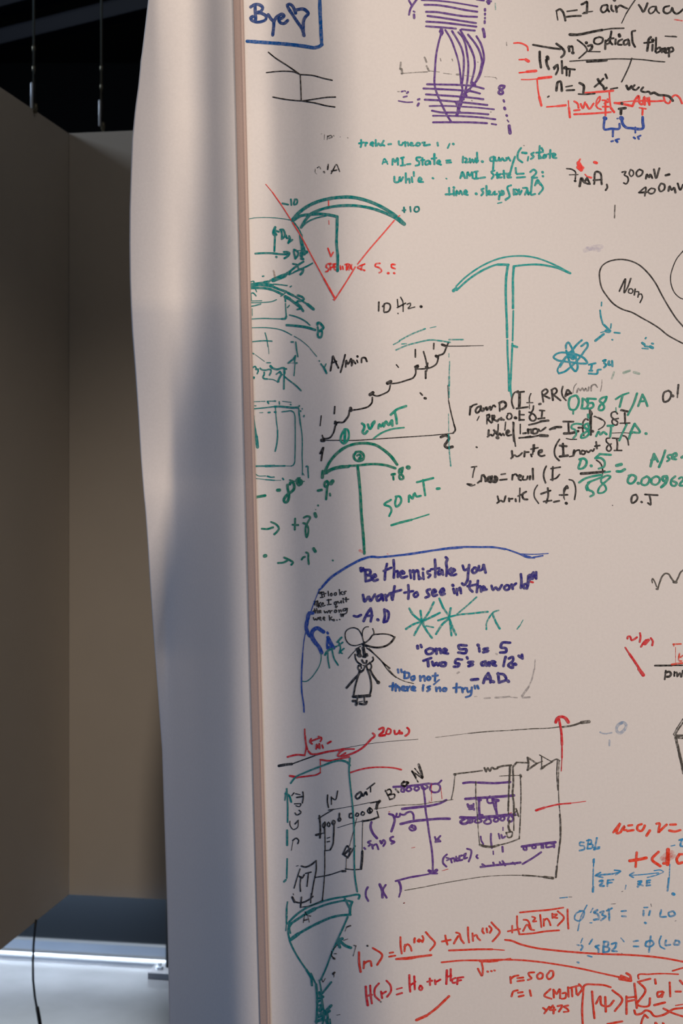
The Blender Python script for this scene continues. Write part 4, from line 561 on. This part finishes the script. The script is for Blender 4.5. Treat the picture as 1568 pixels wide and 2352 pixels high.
I('red_uprights','red upright arrow and a tilted red stroke','red2',5,'K3',
 '8/1065,155 1080,120 1110,105 1150,115 1180,155; 6/1095,130 1115,240 1122,360; 4/1122,360 1122,480; 2/1122,480 1115,605; 6/885,965 960,940; 4/960,940 1090,910 1200,900; 2/1200,900 1340,882')
I('level_sketch','purple level diagrams with rows of rings and arrows','purple',5,'K2',
 '6/175,430 300,422 420,410 500,398 ; 5/500,400 590,395 615,370; 5/250,440 245,470 270,475 270,440; 310,430 290,455 310,470 340,450 320,430; 380,425 365,450 385,465 410,440 390,425; 430,415 440,445 490,430 470,410; 520,410 510,450 530,475 590,470 600,420 570,400 530,405; 7/440,430 460,450; 5/450,450 462,540 470,650 485,740 505,880 525,1000 535,1120 535,1210; 8/500,1200 540,1215 570,1195; 5/505,1225 575,1225; 5/195,1295 330,1260 420,1245; 4/420,1245 500,1230; 6/225,1300 240,1340 240,1390; 4/240,1390 225,1440; '
 '7/255,632 400,615 500,605; 6/500,605 600,580 660,550; 7/240,770 350,745 500,730; 7/500,730 600,722 690,722; 5/205,675 200,705 230,700 235,675; 235,680 275,685 300,665 340,660 355,680 360,725; 6/135,678 170,690 185,730 175,780 155,838; 5/345,780 320,810 340,830 380,815 365,785 340,790; 340,800 360,810; 5/555,890 565,920; 560,935 600,930; 560,930 605,880; 585,910 605,930; '
 '6/815,395 860,388 960,390 1100,395 1245,385; 7/835,540 950,532 1060,525 1160,518 1280,508; 6/960,545 960,620 965,700; 7/940,540 975,550; 7/950,690 990,690; 6/1115,560 1115,620 1125,690; 8/1100,550 1135,555; 5/1090,570 1110,640; 1060,515 1035,545 1045,575 1080,575 1095,540 1080,520; 8/1085,525 1090,560; 6/855,590 870,620 890,600; 870,635 915,630; 855,590 915,640; 910,585 905,625; '
 '8/790,710 900,715 1000,708 1100,700 1200,690 1290,685; 7/830,720 790,755 810,768 850,760 870,730; 880,735 870,760 900,750 900,730; 940,725 920,750 950,760 985,740 960,722; 1035,725 1005,755 1030,770 1070,755 1065,730 1040,722; 1110,715 1095,740 1120,750 1140,725 1120,712; 1170,700 1155,730 1180,740 1195,715 1180,700; 1235,705 1225,735 1250,750 1275,720 1260,700; '
 '4/975,885 980,920 1000,955; 1070,860 1068,900 1078,990; 3/1090,1020 1092,1050; 4/1140,860 1150,905; 1165,870 1175,900 1200,885; 2.4/1180,800 1180,830; 1175,980 1178,1025; '
 '6/975,1165 1050,1155 1150,1145 1250,1135 1340,1125; 990,1140 1020,1160; 1090,1125 1095,1135; 1150,1120 1160,1140; 1175,1110 1200,1150; 1270,1125 1290,1140; 5/1360,1138 1450,1085 1530,1030; '
 '5/665,1050 635,1080 630,1130 660,1162; 850,998 885,1010 885,1060 865,1115; 4/660,1080 690,1090 665,1105; 700,1090 710,1125; 705,1090 730,1085 735,1115; 750,1070 755,1110 775,1105; 750,1090 770,1085; 780,1065 785,1105 805,1100; 780,1068 800,1060; 815,1060 840,1040 830,1065 820,1090 850,1080; 945,1055 935,1070 948,1085; '
 '-95,990 -85,1000')
I('level_sketch','purple letters and underlined hatching around the level diagrams','purple',5,'K1',
 '6/1060,1180 1050,1220 1075,1300 1120,1355; 5/1050,1385 1020,1400 1050,1420 1030,1440; 1065,1425 1075,1470; 1075,1440 1110,1420 1135,1475; 1155,1385 1170,1415 1190,1375 1210,1395 1190,1440; 6/1295,1340 1265,1355 1270,1380 1310,1395 1280,1415; 5/1020,1890 1000,1930 1000,1990 1025,2040; 7/1150,1860 1175,1920 1180,2000; 1215,1865 1185,1920 1225,2005',a=1)
I('level_sketch','purple underlined letters at the right end of the ramp line','purple',5,'K3',
 '7/755,1298 880,1280 1060,1258; 5/770,1300 770,1325 795,1330 795,1300; 850,1285 850,1310 880,1310 880,1285; 910,1275 930,1275 935,1310; 945,1275 950,1310; 980,1275 975,1300 1040,1295; 1020,1270 1050,1280 1050,1305')
I('red_specks','red specks among the purple rings','red2',2,'K2','620,1200 675,1185; 500,560 520,575; 520,395 525,560; 610,440 620,540; 340,990 370,985; 270,1495 275,1497; 130,660 140,655; 1220,680 1260,665',a=.6)
I('grey_ghost','pale blue ghost of an erased zero','paleblue',6,'K4',
 '8/900,95 850,130 840,180 870,210 920,180 945,120 920,95 880,100; 4/660,200 700,215 790,205; 5/762,290 762,345',a=.45)
I('pyramid_sketch','grey double-lined corner of a pyramid sketch at the right edge','grey',4,'K4',
 '3/1465,225 1500,160 1568,55; 4/1490,215 1530,150 1575,85; 6/1480,235 1570,238; 5/1485,258 1570,265; 7/1490,265 1510,350 1550,520 1575,650; 4/1510,330 1530,470 1570,600',a=.85)
I('superposition_equation','orange equation with u and v','orange',6,'K4',
 '805,1300 850,1240 880,1200 850,1270 840,1310 880,1300 910,1250 930,1230 915,1270 950,1275; 970,1225 1010,1220; 960,1285 1025,1275; 1115,1210 1075,1225 1070,1270 1110,1285 1145,1240 1150,1225; 7/1205,1280 1170,1335; 6/1280,1205 1310,1200 1305,1260 1300,1300 1330,1270 1390,1215; 1430,1215 1490,1213; 1420,1280 1480,1290 1540,1275; 8/985,1612 1080,1598 1165,1580; 1062,1520 1055,1600 1050,1678; 7/1300,1515 1230,1595 1320,1670; 10/1405,1490 1400,1650; 7/1355,1640 1410,1640; 7/1530,1540 1500,1600 1520,1640 1560,1630; 6/1530,1540 1560,1540')
I('orange_smudge','orange smudge rubbed beside the ket','orange',12,'K4','1340,1585 1390,1540; 1360,1600 1440,1550; 1380,1610 1470,1560; 1400,1590 1450,1520',a=.22)
I('sideband_note','blue label SB1 and its measuring arrows','blue6',4.5,'K4',
 '480,1410 440,1410 435,1440 485,1450 490,1480 435,1500; 535,1380 520,1480; 515,1390 560,1385 560,1420 530,1430 580,1435 570,1470 525,1480; 625,1360 600,1490; 590,1470 655,1460; 590,1490 650,1475; 3/595,1590 590,1640 580,1950; 6/590,1600 588,1630; 6/585,1900 580,1950; 5/610,1775 690,1765 800,1755; 4/665,1740 615,1770 690,1795; 4/820,1715 885,1725 830,1765; 3/800,1755 885,1730; 6/655,1835 690,1830 680,1860 655,1885 700,1888; 745,1830 740,1890; 745,1825 805,1820; 740,1855 790,1850; '
 '3/985,1772 1100,1765 1200,1755; 4/1030,1740 985,1770 1025,1795; 3/1255,1720 1330,1715 1355,1730 1300,1760 1180,1795; 3/1200,1755 1300,1745; 6/1080,1840 1115,1835 1090,1870 1075,1895; 1075,1865 1130,1885; 1175,1830 1170,1885; 1175,1830 1210,1825; 1170,1855 1205,1850; 1170,1885 1210,1880; 2.4/1425,1650 1420,1800; 5/1415,1800 1400,1940; 8/1460,1975 1470,1980; 3/220,2020 300,2012; 2.5/945,1880 935,1925; 5/1530,1385 1575,1370; 1560,1380 1545,1450 1575,1455; 3/1440,1450 1480,1440',a=.85)
I('phase_equations','pale blue phase equations fading out','blue6',5,'L3',
 '4/745,185 690,210 680,255 710,270 750,235 755,190 720,185; 3/780,140 730,240 705,350; 3/830,165 810,200; 6/865,180 840,200 870,215 880,250 840,260; 890,200 920,190 905,220 935,230 895,265; 960,170 965,265; 945,185 985,165; 5/1065,190 1100,187; 1070,230 1100,233; 4/1250,160 1280,158; 1245,185 1245,225; 1300,185 1290,222; 5/1390,180 1385,235 1430,235; 1480,190 1450,205 1460,230 1505,215 1490,190; 6/1258,285 1263,288; 3/805,285 820,285; '
 '4/700,465 715,470; 735,470 745,480 730,510; 2.4/745,410 730,450; 4/825,420 800,460; 880,470 850,480 875,500 875,525; 6/920,440 915,525; 920,440 955,445 950,475 925,480 965,495 960,515 915,530; 5/985,460 1020,450 1015,485 985,515 1025,520; 3/1060,410 1085,440; 5/1165,437 1200,432; 1165,478 1205,480; 1270,440 1260,470 1300,480 1330,455 1310,430 1275,440; 1305,395 1290,525; 4/1390,395 1375,440 1385,480 1420,500; 5/1430,430 1425,470 1465,465; 1510,430 1495,460 1540,460 1535,435 1510,430; 4/785,555 820,565; 5/702,608 712,612',a=.75)
I('grey_ghost','faint dashes above the phase equations','grey2',2,'L3','560,80 620,75; 630,73 655,73; 980,130 1015,128; 1305,130 1310,150; 1065,30 1075,25; 1505,270 1512,268; 1065,535 1070,538',a=.7)
I('funnel_drawing','teal funnel-shaped drawing with a narrow stem','teal2',5,'L1',
 '5/145,385 240,290 350,215 480,160 620,118 760,95 930,90 920,115; 6/160,400 250,340 350,275; 9/350,275 440,225; 5/440,225 560,180 680,150 790,135 850,148; 6/850,148 830,200 825,290; 5/770,115 820,215; 6/830,290 740,295 620,320 500,370 380,430 260,500; 9/260,500 180,560; 5/160,400 150,480 165,560; 4/190,385 165,430 175,490; 4/165,570 200,650 280,790 350,890; 6/350,890 400,980 410,1060; 4/400,930 430,1000 455,1050; 6/455,1050 465,1180 465,1320 458,1470; 4.5/800,315 750,430 690,560 620,720 560,880 505,1000; 8/690,570 740,550; 7/690,580 715,645; 7/720,580 780,630 835,650; '
 '4/490,1005 505,1080 515,1180; 5/520,1150 620,1025; 8/490,1140 510,1180; 7/490,1200 530,1185; 5/515,1180 530,1300 545,1380 525,1480; 5/475,1240 510,1225 515,1270 480,1280; 8/490,1330 520,1290 500,1340; 7/480,1395 560,1340 620,1280; 9/480,1400 550,1370; 8/455,1455 530,1420 540,1380 600,1340; 6/570,1350 580,1400 575,1470; 8/565,1440 580,1480; 4/605,1430 610,1480; 3/145,150 135,200 130,380; 2.4/140,300 125,465')
I('funnel_marks','small black half-erased marks around the funnel','black',2.4,'L1',
 '3/335,260 350,290 395,305; 330,290 315,375; 4/330,350 360,340; 365,310 380,370; 2/770,470 785,430; 4/790,425 830,410; 2/755,570 800,555; 2.4/640,670 685,620; 3/625,690 625,740 655,770; 6/645,765 655,770; 2.4/650,715 675,715; 3/870,625 890,630; 2/890,630 860,740; 6/640,935 655,920; 2/650,930 648,970; 2.4/520,1000 525,1025 555,985; 5/1014,628 1018,630; 1.5/680,1385 715,1380; 1410,165 1420,160; 5/1160,1240 1165,1242',a=.8)
I('ket_equation','orange red perturbation equation with underlined kets','orange2',5,'L2',
 '6/97,430 98,520 112,608; 145,515 140,575; 145,535 170,515 200,510 212,555; 225,390 310,455 265,545; 5/380,435 410,430; 375,470 430,460; 5/478,290 480,370 490,440; 520,360 515,420; 515,380 545,355 570,380 580,415; 605,310 608,335; 650,310 635,325 650,335 665,315 675,330; 680,280 690,305 680,335; 610,300 605,340; 5/712,245 750,290 795,345 750,412; 6/440,492 530,482 640,470 760,455; 3/440,495 560,492 640,475; 5/860,330 938,315; 890,275 898,320 910,358; 970,348 990,310 1010,280; 990,248 1015,255 1035,310 1060,345; 1098,200 1100,270 1108,338; 1140,255 1145,325; 1145,285 1175,270 1190,300 1210,318; 1235,210 1230,235 1245,255; 1270,210 1275,245; 1295,190 1315,215 1300,250; 1315,155 1350,195 1390,240 1360,290 1325,328; 5/925,412 1040,408 1200,402 1320,402; 3/1320,402 1430,410')
I('ket_equation','orange red tail of the equation in a drawn box with sweeping arrows','orange2',4.6,'L3',
 '130,355 230,335; 165,310 165,365; 205,230 207,310 225,380; 225,380 330,372 440,355 550,347; 230,200 350,188 470,178 585,160; 620,175 622,260 627,332; 255,352 290,300 320,340 345,345; 260,260 285,262 320,330; 330,235 355,245 335,275 362,272; 395,220 405,320; 425,255 425,310; 425,270 450,250 470,275 480,305; 495,210 498,245; 510,215 535,215 510,240 535,245; 540,190 590,240 540,308; '
 '5/107,425 150,430 230,460 350,490 520,512 720,530 920,542 1100,548 1280,560 1440,580 1570,605; -415,610 -250,595 -100,594 80,588 200,590 350,602 520,625 720,660 900,700 1060,735; 4/-100,604 20,598 150,580; 8/1050,745 1140,760; 6/1060,720 1120,745; 6/1105,700 1135,720 1140,760')
I('hamiltonian_equation','red equation for H(r)','red2',5.2,'L2',
 '6/160,745 165,830 178,915; 200,735 205,820 215,900; 170,830 215,820; 5/280,715 245,760 245,830 285,870; 300,790 310,850; 305,815 345,790; 5/350,690 385,730 390,790 355,838; 4/445,768 492,755; 445,818 492,803; 5.5/560,640 562,720 568,790; 605,650 610,770; 565,735 615,700; 5/660,735 650,765 665,778 680,755 665,735; 725,700 768,690; 748,670 750,730; 795,685 800,722; 800,705 845,680; 6/905,595 900,720; 940,585 940,690; 905,655 945,645; 5/985,665 955,680 960,710 990,705; 1005,665 1000,722; 1005,665 1055,658; 1005,690 1035,685')
I('root_sign','orange square root sign with dots and the slanted dash below','orange2',5,'L2',
 '1190,580 1210,620 1225,645 1235,580 1228,520 1300,515 1370,508; 6/1278,606 1282,608; 1312,601 1316,603; 1340,595 1345,597; 7/625,1052 720,1010; 6/720,1010 800,950 925,832')
I('value_notes','orange red values of r and a bracket with x473','orange2',5,'L3',
 '150,730 155,780; 155,745 180,725 215,718; 210,740 255,735; 210,765 260,758; 345,692 300,700 310,725 325,740 295,755; 395,695 370,720 380,745 410,740 415,705 395,695; 470,690 450,720 465,748 500,725 495,680 475,680; 160,890 175,850 210,840; 215,860 250,855; 220,892 258,882; 310,840 320,885; 480,830 430,885 488,910; 505,835 508,900; 510,840 530,870 555,830 560,905; 580,865 605,860 600,905 575,910; 625,815 630,893; 640,820 720,800; 655,825 660,890; 690,815 695,870; 715,790 740,820 705,880; '
 '420,985 445,1005; 470,975 430,1030; 500,965 475,1000 520,1000; 510,980 505,1030; 540,970 575,965 550,1015; 625,965 590,975 615,990 630,1010 590,1018; 4/480,1000 515,998')
I('wavefunction_box','orange red boxed psi and sum expression','orange2',5.4,'L3',
 '5/745,1117 740,1000 748,880 760,800 850,793 930,800 975,815; 822,850 830,960 842,1070; 855,950 890,890 900,960 960,970 1000,925; 930,895 935,1015; 990,840 1070,915 1010,1010; 1105,890 1105,1035; 1115,900 1165,895; 1120,930 1165,920; 1170,785 1180,880 1190,985; 4/1205,745 1200,720 1290,708 1400,703 1530,708; 5/1200,770 1300,745; 1200,770 1260,835 1195,960 1290,965 1298,905; 1340,750 1345,785; 1400,850 1360,860 1365,895 1400,870 1410,850 1395,895; 6/1335,962 1420,940; 5/1460,775 1465,890; 1510,850 1550,850; 1545,760 1570,790; 4/1485,680 1570,655; 1170,1005 1180,1035 1230,1030 1265,1005 1300,1015 1330,1050 1400,1045 1450,1020 1480,1000 1570,985; 5/1410,990 1480,1025 1568,1055; 5/1255,1040 1235,1080 1225,1120; 1255,1040 1280,1065; 950,1117 1070,1095; 3/1510,965 1570,955; 7/1345,1110 1350,1115; 1405,1110 1410,1115')
